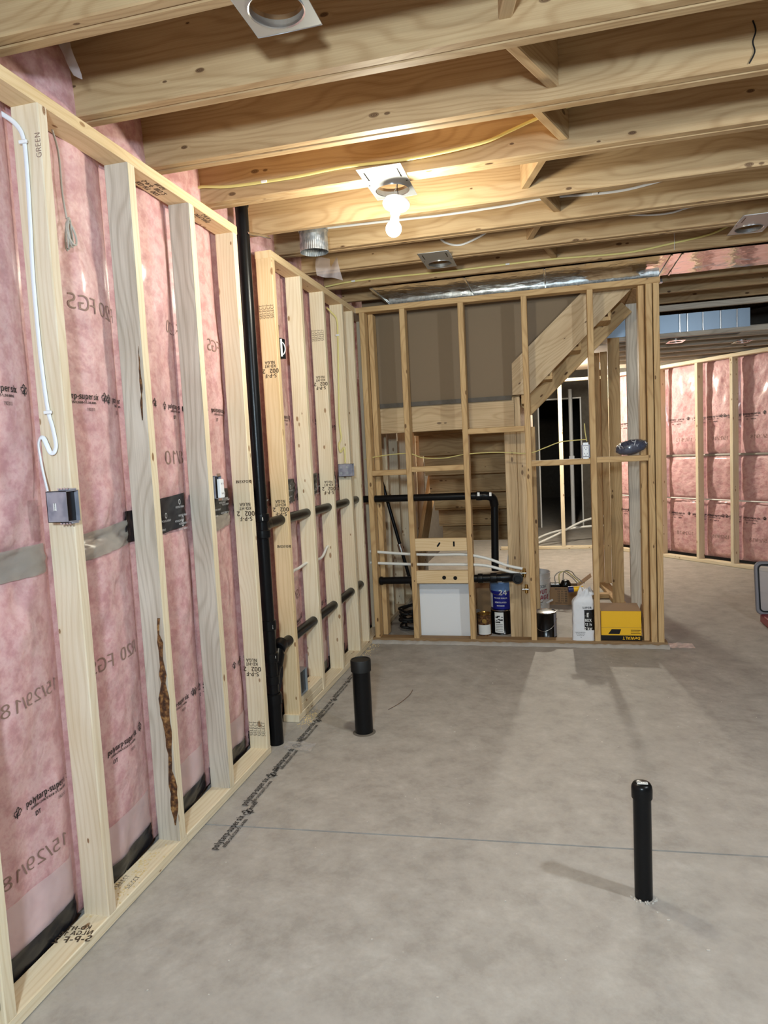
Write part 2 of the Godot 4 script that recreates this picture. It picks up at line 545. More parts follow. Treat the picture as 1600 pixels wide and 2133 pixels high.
# keyless lamp holder with a bare bulb; origin at the centre of the holder's base, bulb down local -y
func lamp(label: String, at: Vector3, tilt: Vector3, col: Color, energy: float) -> Node3D:
	var t := thing("bulb_holder", label, "lamp", at, "bare bulbs on white holders")
	t.rotation_degrees = tilt
	put(t, "holder_base", lathe_mesh([Vector2(0.0, 0.012), Vector2(0.052, 0.012), Vector2(0.056, 0.004), Vector2(0.056, 0.0), Vector2(0.052, -0.006), Vector2(0.046, -0.006), Vector2(0.044, -0.011), Vector2(0.03, -0.016), Vector2(0.022, -0.02), Vector2(0.0, -0.02)], 36), M.holder_white)
	put(t, "socket", lathe_mesh([Vector2(0.0, -0.018), Vector2(0.021, -0.018), Vector2(0.02, -0.042), Vector2(0.018, -0.043), Vector2(0.0, -0.043)].map(func(q): return Vector2(q.x, q.y)), 28), M.holder_white)
	put(t, "bulb_neck", lathe_mesh([Vector2(0.014, -0.042), Vector2(0.0165, -0.05), Vector2(0.019, -0.075), Vector2(0.023, -0.087)], 28), M.white_paint)
	var pr := []
	for i in 15:
		var a := lerpf(-0.75, PI * 0.5, i / 14.0)
		pr.append(Vector2(maxf(0.0, 0.0325 * cos(a)), -0.107 - 0.0325 * sin(a)))
	put(t, "bulb", lathe_mesh(pr, 32), M.bulb_glass)
	for s in [-1.0, 1.0]:
		put(t, "lead_wire", tube_mesh(smooth([Vector3(s * 0.012, 0.01, 0.0), Vector3(s * 0.01 - 0.004, 0.04, 0.004), Vector3(s * 0.003 - 0.006, 0.075, -0.004), Vector3(-0.006, 0.1, -0.01)]), 0.0016, 6), M.gloss_black if s > 0 else M.grey_cable)
	lamp_light(t, Vector3(0, -0.107, 0), col, energy, 0.06)
	return t

func light_fixtures() -> void:
	lamp("bare lit bulb in a white holder dangling from the square steel plate", Vector3(0.752, 2.402, -2.83), Vector3(-14, 0, -5), Color(1.0, 0.98, 0.90), 1.02)
	lamp("bare bulb in a white holder hanging right of the slim capped pipe", Vector3(3.2, 2.537, -1.49), Vector3(0, 0, 0), Color(0.93, 0.97, 1.0), 3.1)
	# work light on a tripod behind the camera
	var w := thing("work_light", "work light on a tripod standing behind the camera", "work light", Vector3(1.3, 0.0, 0.85))
	put(w, "pole", tube_mesh([Vector3(0, 0.35, 0), Vector3(0, 1.68, 0)], 0.014, 12), M.black_rubber)
	for k in 3:
		var a := TAU * k / 3.0 + 0.5
		put(w, "leg", tube_mesh([Vector3(0, 0.75, 0), Vector3(cos(a) * 0.42, 0.01, sin(a) * 0.42)], 0.011, 10), M.black_rubber)
	put(w, "head", box_mesh(Vector3(0.24, 0.2, 0.05), 0.01), M.tool_grey, Vector3(0, 1.79, 0.02))
	put(w, "lens", box_mesh(Vector3(0.2, 0.16, 0.006), 0.002), M.bulb_glass, Vector3(0, 1.79, -0.01))
	lamp_light(w, Vector3(0, 1.79, -0.06), Color(0.85, 0.94, 1.0), 7.2, 0.12)
	lamp("bare bulb in a white holder hidden behind the stairs in the hall", Vector3(1.42, 2.327, -8.5), Vector3(0, 0, 0), Color(1.0, 0.97, 0.90), 4.3)

func build_shell() -> void:
	# floor: two pours parted by a control joint
	var fl := structure("floor", "grey concrete slab with a thin control joint across it")
	var jz := func(x: float) -> float: return -2.293 - 0.0537 * x
	for s in [0, 1]:
		var mb := MB.new()
		var a: Array
		if s == 0:
			a = [Vector3(-0.45, 0, 3.4), Vector3(6.4, 0, 3.4), Vector3(6.4, 0, jz.call(6.4) + 0.0042), Vector3(-0.45, 0, jz.call(-0.45) + 0.0042)]
		else:
			a = [Vector3(-0.45, 0, jz.call(-0.45) - 0.0042), Vector3(6.4, 0, jz.call(6.4) - 0.0042), Vector3(6.4, 0, -20.0), Vector3(-0.45, 0, -20.0)]
		var dn := Vector3(0, -0.12, 0)
		mb.quad(a[0], a[1], a[2], a[3], Vector3.UP)
		mb.quad(a[0] + dn, a[1] + dn, a[2] + dn, a[3] + dn, Vector3.DOWN)
		for k in 4:
			var p: Vector3 = a[k]
			var q: Vector3 = a[(k + 1) % 4]
			mb.quad(p, q, q + dn, p + dn, (q - p).cross(Vector3.UP).normalized() * (1.0 if s == 0 else 1.0))
		put(fl, "slab", mb.commit(), M.concrete)
	var bed := MB.new()
	bed.box(Vector3(-0.4, -0.05, -2.75), Vector3(6.3, -0.035, -2.2))
	put(fl, "joint_bed", bed.commit(), M.void_black)
	# outer concrete walls
	var wr := structure("wall_right", "plain concrete foundation wall on the right, outside the picture")
	var m1 := MB.new(); m1.box(Vector3(6.2, 0, -12.0), Vector3(6.4, 2.73, 3.4)); put(wr, "foundation_panel", m1.commit(), M.foundation)
	var wf := structure("wall_front", "plain concrete foundation wall behind the camera")
	var m2 := MB.new(); m2.box(Vector3(-0.45, 0, 3.2), Vector3(6.2, 2.73, 3.4)); put(wf, "foundation_panel", m2.commit(), M.foundation)
	# end wall with an open doorway into a long cellar room that has no lamp
	var we := structure("wall_end", "concrete wall with a doorway at the far end of the hall")
	for k in [[-0.45, 0.0, 1.09, 2.727], [1.80, 0.0, 6.4, 2.727], [1.09, 2.17, 1.80, 2.727]]:
		var m3 := MB.new(); m3.box(Vector3(k[0], k[1], -12.15), Vector3(k[2], k[3], -12.0)); put(we, "foundation_panel", m3.commit(), M.foundation)
	var wc := structure("wall_cellar", "concrete walls of the unlit cellar room beyond the doorway")
	for k in [[0.75, -19.0, 0.9, -12.15], [2.15, -19.0, 2.3, -12.15], [0.75, -19.2, 2.3, -19.0]]:
		var m4 := MB.new(); m4.box(Vector3(k[0], 0, k[1]), Vector3(k[2], 2.727, k[3])); put(wc, "foundation_panel", m4.commit(), M.foundation)

func build_ceiling() -> void:
	var ce := structure("ceiling", "open floor joists under a board subfloor")
	for i in 6:
		var mb := MB.new()
		mb.box(Vector3(-0.45, JH + JD, -20.0 + i * 3.95), Vector3(6.4, JH + JD + 0.02, -20.0 + (i + 1) * 3.95 - 0.003))
		put(ce, "subfloor_panel", mb.commit(), M.strand_board)
	# joists: [far edge, plies, left end]
	var js := [[-1.635, 2], [-2.041, 2], [-2.447, 2], [-2.853, 2], [-3.259, 1], [-3.665, 2], [-4.071, 2], [-4.477, 1]]
	for j in js:
		for k in j[1]:
			lumber(ce, "joist", Vector3(-0.24, JH + (0.002 if k else 0.0), j[0] + 0.038 * k), Vector3(6.1, JH + JD - 0.001, j[0] + 0.038 * (k + 1) - 0.0006), 0, M.joist_wood, 0.004)
	for z in [3.0, 2.594, 2.188, 1.782, 1.376, 0.97, 0.564, 0.158, -0.248, -0.654, -1.229]:
		lumber(ce, "joist", Vector3(-0.24, JH, z), Vector3(6.1, JH + JD - 0.001, z + 0.038), 0, M.joist_wood, 0.004)
	lumber(ce, "joist", Vector3(-0.24, JH, -4.883), Vector3(6.1, JH + JD - 0.001, -4.845), 0, M.joist_wood, 0.004)
	for z in [-5.289, -5.695, -6.101]:
		lumber(ce, "joist", Vector3(2.06, JH, z), Vector3(6.1, JH + JD - 0.001, z + 0.038), 0, M.joist_wood, 0.004)
	lumber(ce, "trimmer_joist", Vector3(2.018, JH, -6.9), Vector3(2.056, JH + JD - 0.001, -4.89), 2, M.joist_wood, 0.004)
	for z in [-5.27, -5.676]:
		var hb := MB.new()
		hb.box(Vector3(2.058, JH - 0.003, z - 0.024), Vector3(2.115, JH, z + 0.024))
		hb.box(Vector3(2.058, JH, z + 0.0205), Vector3(2.075, JH + 0.13, z + 0.024))
		hb.box(Vector3(2.075, JH, z + 0.0205), Vector3(2.112, JH + 0.06, z + 0.023))
		put(ce, "joist_hanger", hb.commit(), M.bright_steel)
	# solid blocking set askew between the joists: [x and z at the nearer joist, x and z at the farther joist]
	for b in [[1.24, -1.231, 1.30, -1.557], [1.33, -1.637, 1.255, -1.963], [1.235, -2.043, 1.375, -2.369], [1.295, -2.449, 1.415, -2.775], [1.36, -2.855, 1.255, -3.219], [1.30, -3.261, 1.393, -3.587], [1.325, -3.667, 1.25, -3.993], [1.31, -4.073, 1.38, -4.437]]:
		var p0 := Vector3(b[0], 2.627, b[1])
		var p1 := Vector3(b[2], 2.627, b[3])
		var L := p0.distance_to(p1) + 0.012
		var o := lumber(ce, "blocking", Vector3(-0.018, -0.097, -L * 0.5), Vector3(0.018, 0.097, L * 0.5), 2, M.joist_wood, 0.004)
		o.position = (p0 + p1) * 0.5
		o.rotation.y = atan2(b[0] - b[2], b[1] - b[3])
	var ck := MB.new()
	ck.tube(smooth([Vector3(1.955, 2.62, -2.3688), Vector3(1.963, 2.59, -2.3688), Vector3(1.955, 2.56, -2.3688), Vector3(1.96, 2.53, -2.3688), Vector3(1.945, 2.50, -2.3688)]), 0.0022, 6, 0.4, Vector3(0, 0, 1))
	put(ce, "joist_crack", ck.commit(), M.void_black)
	# holes drilled through far joists
	for z in [-5.245, -5.65]:
		for x in [2.28, 2.38, 2.5, 2.62]:
			put(ce, "drilled_hole", lathe_mesh([Vector2(0.0, 0.0), Vector2(0.013, 0.0), Vector2(0.013, 0.003), Vector2(0.0, 0.003)], 14, Vector3(x, JH + 0.1, z - 0.003), Basis(Vector3.RIGHT, PI / 2)), M.void_black)

# ------------------------------------------------------------------ left wall
func film_shape(u: float, v: float, y: float, z: float, sd: float, b := 0.034) -> float:
	var e := pow(maxf(sin(PI * clampf(u, 0.0, 1.0)), 0.0), 0.45) * pow(maxf(sin(PI * clampf(v, 0.0, 1.0)), 0.0), 0.16)
	var w := nz.get_noise_3d(z * 2.6, y * 1.5, sd * 9.0)
	var wr := nz.get_noise_3d(z * 9.0 + y * 2.0, y * 7.0, sd * 5.0 + 40.0)
	var pinch := exp(-pow((y - SPLIT) / 0.22, 2.0))
	return -0.12 + e * (b + 0.03 * w + wr * (0.006 + 0.02 * pinch))

func film_at(y: float, z: float) -> float:
	for i in bays.size():
		var b: Array = bays[i]
		if z <= b[0] + 0.02 and z >= b[1] - 0.02:
			var u: float = (b[0] - z) / (b[0] - b[1])
			var v := (y - 0.03) / (SPLIT - 0.03) if y < SPLIT else (y - SPLIT) / (2.72 - SPLIT)
			return film_shape(u, v, y, z, float(i) + (0.5 if y >= SPLIT else 0.0))
	return -0.12

func batt(parent: Node3D, i: int, y0: float, y1: float, ny: int, sd: float) -> MeshInstance3D:
	var b: Array = bays[i]
	var za: float = b[0] + 0.019
	var zb: float = b[1] - 0.019
	var mb := MB.new()
	var f := func(s: float, t: float) -> Vector3:
		var z := lerpf(za, zb, s)
		var y := lerpf(y0, y1, t)
		var u: float = (b[0] - z) / (b[0] - b[1])
		return Vector3(film_shape(u, t, y, z, sd), y, z)
	var off := rng.randf()
	mb.grid(f, 18, ny, Vector2((za - zb) * 0.7, (y1 - y0) * 0.7), 1.0)
	# sides going back to the concrete
	for k in 18:
		for e in [0.0, 1.0]:
			var p: Vector3 = f.call(k / 18.0, e)
			var q: Vector3 = f.call((k + 1) / 18.0, e)
			mb.quad(p, q, Vector3(-0.235, q.y, q.z), Vector3(-0.235, p.y, p.z), Vector3(0, 1 if e > 0.5 else -1, 0), Vector2(p.z, p.y), Vector2(q.z, q.y), Vector2(q.z, q.y + 0.1), Vector2(p.z, p.y + 0.1))
	for k in mb.u.size(): mb.u[k] += Vector2(off, off * 3.0)
	return put(parent, "insulation_batt", mb.commit(), M.pink_batt)

func film_band(parent: Node3D, called: String, za: float, zb: float, y0: float, y1: float, lift: float, crumple: float, m: Material, slope := 0.0) -> MeshInstance3D:
	var mb := MB.new()
	var f := func(s: float, t: float) -> Vector3:
		var z := lerpf(za, zb, s)
		var y := lerpf(y0, y1, t) + slope * (s - 0.5)
		return Vector3(film_at(y, z) + lift + crumple * nz.get_noise_2d(z * 22.0, y * 40.0) + crumple * 0.5 * absf(sin(y * 90.0 + z * 25.0)), y, z)
	mb.grid(f, 14, 8)
	return put(parent, called, mb.commit(), m)

func maple(mb: MB, place: Callable, s: float, nrm: Vector3) -> void:
	var poly := [Vector2(0, -1), Vector2(0.08, -0.5), Vector2(0.6, -0.55), Vector2(0.5, -0.35), Vector2(0.95, 0.1), Vector2(0.75, 0.2), Vector2(0.8, 0.5), Vector2(0.5, 0.42), Vector2(0.4, 0.55), Vector2(0.2, 0.3), Vector2(0.3, 0.85), Vector2(0.15, 0.78), Vector2(0, 1.1)]
	var full := []
	for p in poly: full.append(p)
	for k in range(poly.size() - 2, 0, -1): full.append(Vector2(-poly[k].x, poly[k].y))
	# outline drawn as a thin band
	for k in full.size():
		var a: Vector2 = full[k] * s
		var b: Vector2 = full[(k + 1) % full.size()] * s
		var d := (b - a).normalized().orthogonal() * s * 0.07
		var pts := [a - d, b - d, b + d, a + d].map(func(q): return place.call(q.x, q.y))
		mb.quad(pts[0], pts[1], pts[2], pts[3], nrm)
	var st := [Vector2(-0.35, -0.1), Vector2(-0.25, -0.1), Vector2(-0.05, -0.5), Vector2(0.45, 0.5), Vector2(0.0, -0.75)].map(func(q): return place.call(q.x * s, q.y * s))
	for k in range(1, 4): mb.tri(st[0], st[k], st[k + 1], nrm, nrm, nrm)

# printing on the vapour barrier, centred at (y, z); reads towards -z
func barrier_print(parent: Node3D, y: float, z: float, k := 0.56) -> void:
	var mb := MB.new()
	var nn := Vector3.RIGHT
	var put_at := func(dx: float, dy: float) -> Callable:
		return func(x: float, yy: float) -> Vector3:
			var pz: float = z - (x + dx) * k
			var py: float = y + (yy + dy) * k
			return Vector3(film_at(py, pz) + 0.0022, py, pz)
	maple(mb, put_at.call(-0.225, -0.006), 0.03, nn)
	letters(mb, "polytarp-super six", 0.032, put_at.call(0.0, 0.0), nn, true, false, 0.84)
	letters(mb, "69000-CAN/CGSB-51.34-M86", 0.0125, put_at.call(0.0, -0.034), nn, true, false, 1.15)
	letters(mb, "190310", 0.017, put_at.call(0.085, -0.072), nn, false, false, 0.8)
	letters(mb, "DT", 0.024, put_at.call(-0.085, -0.075), nn, true)
	maple(mb, put_at.call(0.225, 0.002), 0.03, nn)
	put(parent, "printed_text", mb.commit(), M.ink_black)

# stamp on the glass wool seen through the film: mirrored
func wool_print(parent: Node3D, text: String, y: float, z: float, h: float) -> void:
	var mb := MB.new()
	var f := func(x: float, yy: float) -> Vector3:
		return Vector3(film_at(y + yy, z + x) + 0.0016, y + yy, z + x)
	letters(mb, text, h, f, Vector3.RIGHT, false, false, 1.25)
	put(parent, "wool_stamp", mb.commit(), M.ink_grey)

# grade stamps on the wide face of a stud that looks towards +z
func grade_stamp(stud: MeshInstance3D, kind: String, x: float, y: float) -> void:
	var z := 0.0196
	var o := Vector3(x - stud.position.x, y - stud.position.y, z)
	if kind == "select":
		var rows := []
		for k in 4: rows.append(["SELECT", 0.016, 0.0, 0.031 - 0.0205 * k, false])
		ink(stud, "grade_stamp", rows, o, Vector3.UP, Vector3.LEFT, M.ink_brown)
	elif kind == "small":
		ink(stud, "grade_stamp", [["NEXFOR", 0.013, 0, 0], ["I              I", 0.013, 0, 0]], o, Vector3.RIGHT, Vector3.UP, M.ink_brown)
	else:
		ink(stud, "grade_stamp", [["S-P-F", 0.02, 0, 0.03], ["002   2", 0.022, 0, 0.006], ["KD-HT", 0.015, 0, -0.018], ["NLGA", 0.015, 0, -0.036]], o, Vector3.LEFT, Vector3.DOWN, M.ink_brown)

func bark_strip(parent: MeshInstance3D, y0: float, y1: float, x: float, z: float, w: float, sd: int) -> void:
	var mb := MB.new()
	var n := 26
	var f := func(s: float, t: float) -> Vector3:
		var y := lerpf(y0, y1, t)
		var e := sin(PI * clampf(t, 0.01, 0.99))
		var ww := w * (0.25 + 0.75 * absf(nz.get_noise_2d(y * 6.0, sd * 3.0) * 1.8)) * pow(e, 0.4)
		var xx := x - 0.012 + nz.get_noise_2d(y * 4.0, sd + 50.0) * 0.012
		return Vector3(xx + (s - 0.5) * ww, y, z + 0.0012 + 0.003 * sin(PI * s) * e) - parent.position
	mb.grid(f, 4, n)
	put(parent, "bark_patch", mb.commit(), M.bark)

func build_left_wall() -> void:
	var w := structure("wall_left", "stud wall over pink insulation on the left")
	var cm := MB.new(); cm.box(Vector3(-0.45, 0, -12.0), Vector3(-0.24, 2.727, 3.2)); put(w, "foundation_panel", cm.commit(), M.foundation)
	# studs by far edge
	var zf := [0.7, 0.29, -0.11, -0.52, -0.925, -1.33, -1.735, -2.145, -2.54, -2.925, -3.352, -3.742, -4.132, -4.525, -4.765, -5.17, -5.58, -5.985, -6.39, -6.8, -7.2]
	for i in zf.size() - 1:
		if zf[i] < -0.5: bays.append([zf[i], zf[i + 1] + 0.038])
	# plates
	lumber(w, "bottom_plate", Vector3(-0.089, 0.002, -2.928), Vector3(0.0, 0.04, -2.155), 2, M.spruce)
	lumber(w, "bottom_plate", Vector3(-0.089, 0.002, -2.153), Vector3(0.0, 0.04, 0.74), 2, M.spruce)
	lumber(w, "bottom_plate", Vector3(-0.089, 0.002, -4.80), Vector3(0.0, 0.04, -3.30), 2, M.spruce)
	lumber(w, "bottom_plate", Vector3(-0.089, 0.002, -7.24), Vector3(0.0, 0.04, -4.803), 2, M.spruce)
	var tp := lumber(w, "top_plate", Vector3(-0.089, 2.402, -2.928), Vector3(0.0, 2.44, 0.74), 2, M.spruce_warm)
	lumber(w, "top_plate", Vector3(-0.089, 2.402, -4.80), Vector3(0.0, 2.44, -3.312), 2, M.spruce_warm)
	lumber(w, "top_plate", Vector3(-0.089, 2.402, -7.24), Vector3(0.0, 2.44, -4.803), 2, M.spruce)
	ink(tp, "grade_stamp", [["KD-HT  002", 0.02, 0, 0.02], ["S-P-F  NO.2", 0.02, 0, -0.006], ["NLGA", 0.016, 0, -0.03]], Vector3(0.0, -0.0196, -2.33 - tp.position.z), Vector3(0, 0, -1), Vector3(-1, 0, 0), M.ink_brown)
	ink(tp, "grade_stamp", [["002", 0.02, -0.04, 0.02], ["DRYLAND", 0.018, 0, -0.006], ["S-P-F *", 0.018, 0, -0.03]], Vector3(0.0, -0.0196, -2.68 - tp.position.z), Vector3(0, 0, -1), Vector3(-1, 0, 0), M.ink_brown)
	var mats := {-2.145: M.grey_lumber, -2.54: M.grey_lumber, -1.735: M.spruce_pale, -1.33: M.spruce, -3.352: M.spruce_warm}
	var studs := {}
	for z in zf:
		if z < -0.6 or z > -0.6:
			var m: Material = mats.get(z, M.spruce)
			studs[z] = lumber(w, "stud", Vector3(-0.089, 0.04, z), Vector3(0.0, 2.402, z + 0.038), 1, m)
	# spruce front strip on the greyed studs: edge yellower than the wide faces
	for z in [-2.145, -2.54]:
		lumber(studs[z], "front_edge", Vector3(0.0446, -1.18, -0.0185), Vector3(0.0462, 1.18, 0.0185), 1, M.spruce, 0.0004)
	grade_stamp(studs[-2.925], "select", -0.044, 0.135)
	grade_stamp(studs[-2.925], "block", -0.05, 0.43)
	grade_stamp(studs[-2.925], "block", -0.03, 1.16)
	grade_stamp(studs[-2.925], "small", -0.03, 1.3)
	grade_stamp(studs[-3.352], "select", -0.044, 2.14)
	grade_stamp(studs[-3.352], "block", -0.044, 1.85)
	grade_stamp(studs[-3.352], "block", -0.035, 1.14)
	grade_stamp(studs[-3.352], "small", -0.03, 0.94)
	grade_stamp(studs[-4.132], "select", -0.044, 2.14)
	grade_stamp(studs[-4.132], "block", -0.044, 1.85)
	grade_stamp(studs[-4.132], "block", -0.03, 1.2)
	ink(studs[-1.735], "grade_stamp", [["GREEN", 0.016, 0, 0, false]], Vector3(0.037, 2.29 - studs[-1.735].position.y, 0.0196), Vector3.UP, Vector3.LEFT, M.ink_grey)
	bark_strip(studs[-2.145], 0.10, 0.86, -0.004, -2.107, 0.055, 3)
	bark_strip(studs[-2.145], 1.55, 1.80, 0.0, -2.107, 0.014, 7)
	bark_strip(studs[-1.33], 0.045, 0.50, -0.02, -1.292, 0.09, 5)
	# bottom plate stamps
	var pl: MeshInstance3D = w.get_node("bottom_plate2") if w.has_node("bottom_plate2") else w.get_child(2)
	ink(pl, "grade_stamp", [["KD-HT", 0.018, 0, 0.026], ["NLGA 10", 0.018, 0, 0.004], ["S-P-F 2", 0.026, 0, -0.022]], Vector3(-0.05, 0.02, -1.61) - Vector3(pl.position.x, 0.0, pl.position.z), Vector3(-1, 0, 0.25).normalized(), Vector3(-0.25, 0, -1).normalized(), M.ink_brown)
	ink(pl, "grade_stamp", [["SELECT", 0.015, 0, 0.022, false], ["SELECT", 0.015, 0, -0.016, false]], Vector3(-0.045, 0.0196, -1.86) - Vector3(pl.position.x, 0.0, pl.position.z), Vector3(0, 0, -1), Vector3(-1, 0, 0), M.ink_brown)
	# offcuts nailed flat on the plate under the low box
	for k in 2:
		lumber(w, "blocking", Vector3(-0.086, 0.041 + 0.0385 * k, -3.70), Vector3(-0.004, 0.079 + 0.0385 * k, -3.355), 2, M.spruce)
	# insulation
	var up := {}
	var low := {}
	for i in bays.size():
		low[i] = batt(w, i, 0.03, SPLIT, 30, float(i))
		up[i] = batt(w, i, SPLIT, 2.72, 44, float(i) + 0.5)
	var bay_of := func(z: float) -> int:
		for i in bays.size():
			if z <= bays[i][0] + 0.02 and z >= bays[i][1] - 0.02: return i
		return 0
	# vapour barrier print, two rows with a constant repeat
	for z in [-1.535, -1.876, -2.152, -2.515, -2.83, -3.17, -3.52, -3.85, -4.2, -4.6]:
		barrier_print(up[bay_of.call(z)], 1.622 if z > -4.5 else 1.6, z)
	for z in [-1.25, -1.62, -1.95, -2.305, -2.58, -2.92, -3.25, -3.6, -3.92, -4.25]:
		barrier_print(low[bay_of.call(z)], 0.472, z)
	wool_print(low[bay_of.call(-1.57)], "15/29/18", 0.765, -1.575, 0.036)
	wool_print(low[bay_of.call(-1.55)], "15/29/18", 0.30, -1.548, 0.036)
	wool_print(low[bay_of.call(-1.93)], "R20  FGS", 0.765, -1.95, 0.042)
	wool_print(up[bay_of.call(-1.95)], "R20 FGS", 1.912, -2.0, 0.045)
	wool_print(up[bay_of.call(-2.8)], "FGS", 1.9, -2.80, 0.048)
	wool_print(up[bay_of.call(-2.4)], "R20", 1.93, -2.50, 0.045)
	wool_print(up[bay_of.call(-2.4)], "18/10", 1.42, -2.47, 0.05)
	wool_print(up[bay_of.call(-3.5)], "FGS", 2.1, -3.55, 0.05)
	wool_print(low[bay_of.call(-3.55)], "29/18", 0.62, -3.6, 0.05)
	# black builder's wrap bridging the seam, clear tape nearer the camera
	for k in [[-2.09, -2.15, 1.13, 1.24, 0.0], [-2.148, -2.502, 1.14, 1.27, 0.02], [-2.542, -2.888, 1.16, 1.275, 0.0], [-2.93, -3.31, 1.14, 1.26, 0.01], [-3.356, -3.70, 1.15, 1.28, 0.0], [-3.746, -4.09, 1.16, 1.29, 0.02], [-4.136, -4.48, 1.17, 1.29, 0.0], [-4.53, -4.73, 1.17, 1.28, 0.0]]:
		var b := film_band(w, "black_wrap", k[0], k[1], k[2], k[3], 0.006, 0.008 if k[0] < -2.9 else 0.004, M.black_film, k[4])
		if k[0] < -2.1 and k[0] > -4.2:
			var mb := MB.new()
			for q in 9:
				var cz: float = lerpf(k[0], k[1], rng.randf_range(0.08, 0.92))
				var cy: float = lerpf(k[2] + 0.02, k[3] - 0.02, fmod(q * 0.37, 1.0))
				var ring := []
				for a in 13:
					var an := TAU * a / 12.0
					ring.append(Vector3(film_at(cy, cz) + 0.017, cy + sin(an) * 0.011, cz + cos(an) * 0.007))
				if q % 2 == 0:
					for a in 12:
						var a0: Vector3 = ring[a]
						var a1: Vector3 = ring[a + 1]
						var cc := Vector3(film_at(cy, cz) + 0.017, cy, cz)
						mb.quad(a0, a1, cc + (a1 - cc) * 0.72, cc + (a0 - cc) * 0.72, Vector3.RIGHT)
				letters(mb, "HOUSE WRAP", 0.0075, func(x, yy): return Vector3(film_at(cy, cz) + 0.017, cy - 0.02 + yy, cz - x), Vector3.RIGHT, false)
			put(b, "printed_text", mb.commit(), M.ink_white)
	for k in [[-1.335, -1.695, 1.10, 1.185, 0.0], [-1.74, -2.10, 1.115, 1.195, 0.03], [-2.545, -2.886, 1.10, 1.16, 0.02], [-0.93, -1.29, 1.10, 1.18, 0.0]]:
		film_band(w, "clear_tape", k[0], k[1], k[2], k[3], 0.006, 0.006, M.tape_film, k[4])
	# milky lap of the film near the floor and the dark damp-proof strip below it
	for i in bays.size():
		var b: Array = bays[i]
		if b[0] > -4.2:
			film_band(w, "film_lap", b[0], b[1], 0.10, 0.235, 0.004, 0.001, M.milky_film)
			film_band(w, "base_strip", b[0], b[1], 0.035, 0.105, 0.007, 0.003, M.black_film)
	# sawdust left on the plate
	# loose poly flaps hanging from the joist bays
	var f0 := MB.new()
	f0.grid(func(s, t): return Vector3(-0.05 + 0.085 * t + 0.05 * s * (1.0 - t * 0.8), 2.70 - 0.175 * t, -1.82 - 0.02 * s + 0.006 * sin(t * 9.0 + s * 3.0)), 5, 10)
	put(w, "film_flap", f0.commit(), M.milky_film)
	var f1 := MB.new()
	f1.grid(func(s, t): return Vector3(0.02 + 0.12 * s + 0.02 * t * s, 2.56 - (0.10 + 0.03 * s) * t, -3.95 + 0.02 * sin(s * 7.0 + t * 3.0) - 0.05 * s), 10, 8)
	put(w, "film_flap", f1.commit(), M.milky_film)

# ------------------------------------------------------------------ plumbing partition
func build_back_wall() -> void:
	var w := structure("wall_back", "open stud partition carrying drain and water lines")
	lumber(w, "top_plate", Vector3(-0.005, 2.402, BZ - 0.089), Vector3(2.036, 2.44, BZ), 0, M.old_lumber)
	lumber(w, "bottom_plate", Vector3(0.0, 0.002, BZ - 0.089), Vector3(2.05, 0.04, BZ), 0, M.dirty_lumber)
	for x in [0.022, 0.315, 0.728, 1.156, 1.583, 1.948, 1.992]:
		lumber(w, "stud", Vector3(x, 0.04, BZ - 0.089), Vector3(x + 0.038, 2.402, BZ), 1, M.old_lumber)
	lumber(w, "stud", Vector3(0.0605, 0.04, BZ - 0.18), Vector3(0.098, 2.402, BZ - 0.091), 1, M.old_lumber)
	lumber(w, "stud", Vector3(1.905, 0.04, BZ - 0.13), Vector3(1.943, 2.402, BZ - 0.041), 1, M.old_lumber)
	for b in [[0.061, 0.314, 1.237], [0.354, 0.727, 1.253], [0.767, 1.155, 1.500], [1.195, 1.582, 1.257], [1.622, 1.947, 1.262]]:
		lumber(w, "blocking", Vector3(b[0], b[2], BZ - 0.088), Vector3(b[1], b[2] + 0.038, BZ - 0.001), 0, M.old_lumber)
	# flat backing boards with drilled holes
	var bb := lumber(w, "backing_board", Vector3(0.354, 0.680, BZ - 0.042), Vector3(0.727, 0.772, BZ - 0.004), 0, M.spruce_warm)
	lumber(w, "backing_board", Vector3(0.354, 0.444, BZ - 0.042), Vector3(0.727, 0.537, BZ - 0.004), 0, M.spruce_warm)
	for h in [[0.555, 0.487, 0.014, 0.014], [0.635, 0.484, 0.014, 0.014]]:
		put(w, "drilled_hole", lathe_mesh([Vector2(0.0, 0.0), Vector2(h[2], 0.0), Vector2(h[2], 0.002), Vector2(0.0, 0.002)], 18, Vector3(h[0], h[1], BZ - 0.004), Basis(Vector3.RIGHT, PI / 2)), M.void_black)
	for h in [[0.525, 0.727, 35.0], [0.635, 0.73, 0.0]]:
		var s := put(w, "board_slot", box_mesh(Vector3(0.012, 0.036, 0.003), 0.001), M.void_black, Vector3(h[0], h[1], BZ - 0.0035))
		s.rotation_degrees.z = -h[2]
	# ragged mortar smear along the plate
	var mb := MB.new()
	mb.grid(func(s, t):
		var x := lerpf(0.0, 2.06, s)
		var d := 0.028 + 0.016 * nz.get_noise_2d(x * 14.0, 3.0)
		return Vector3(x, lerpf(0.022 + 0.008 * nz.get_noise_2d(x * 20.0, 9.0), 0.001, t * t), BZ + 0.0005 + d * t), 90, 4)
	put(w, "mortar_smear", mb.commit(), M.concrete)

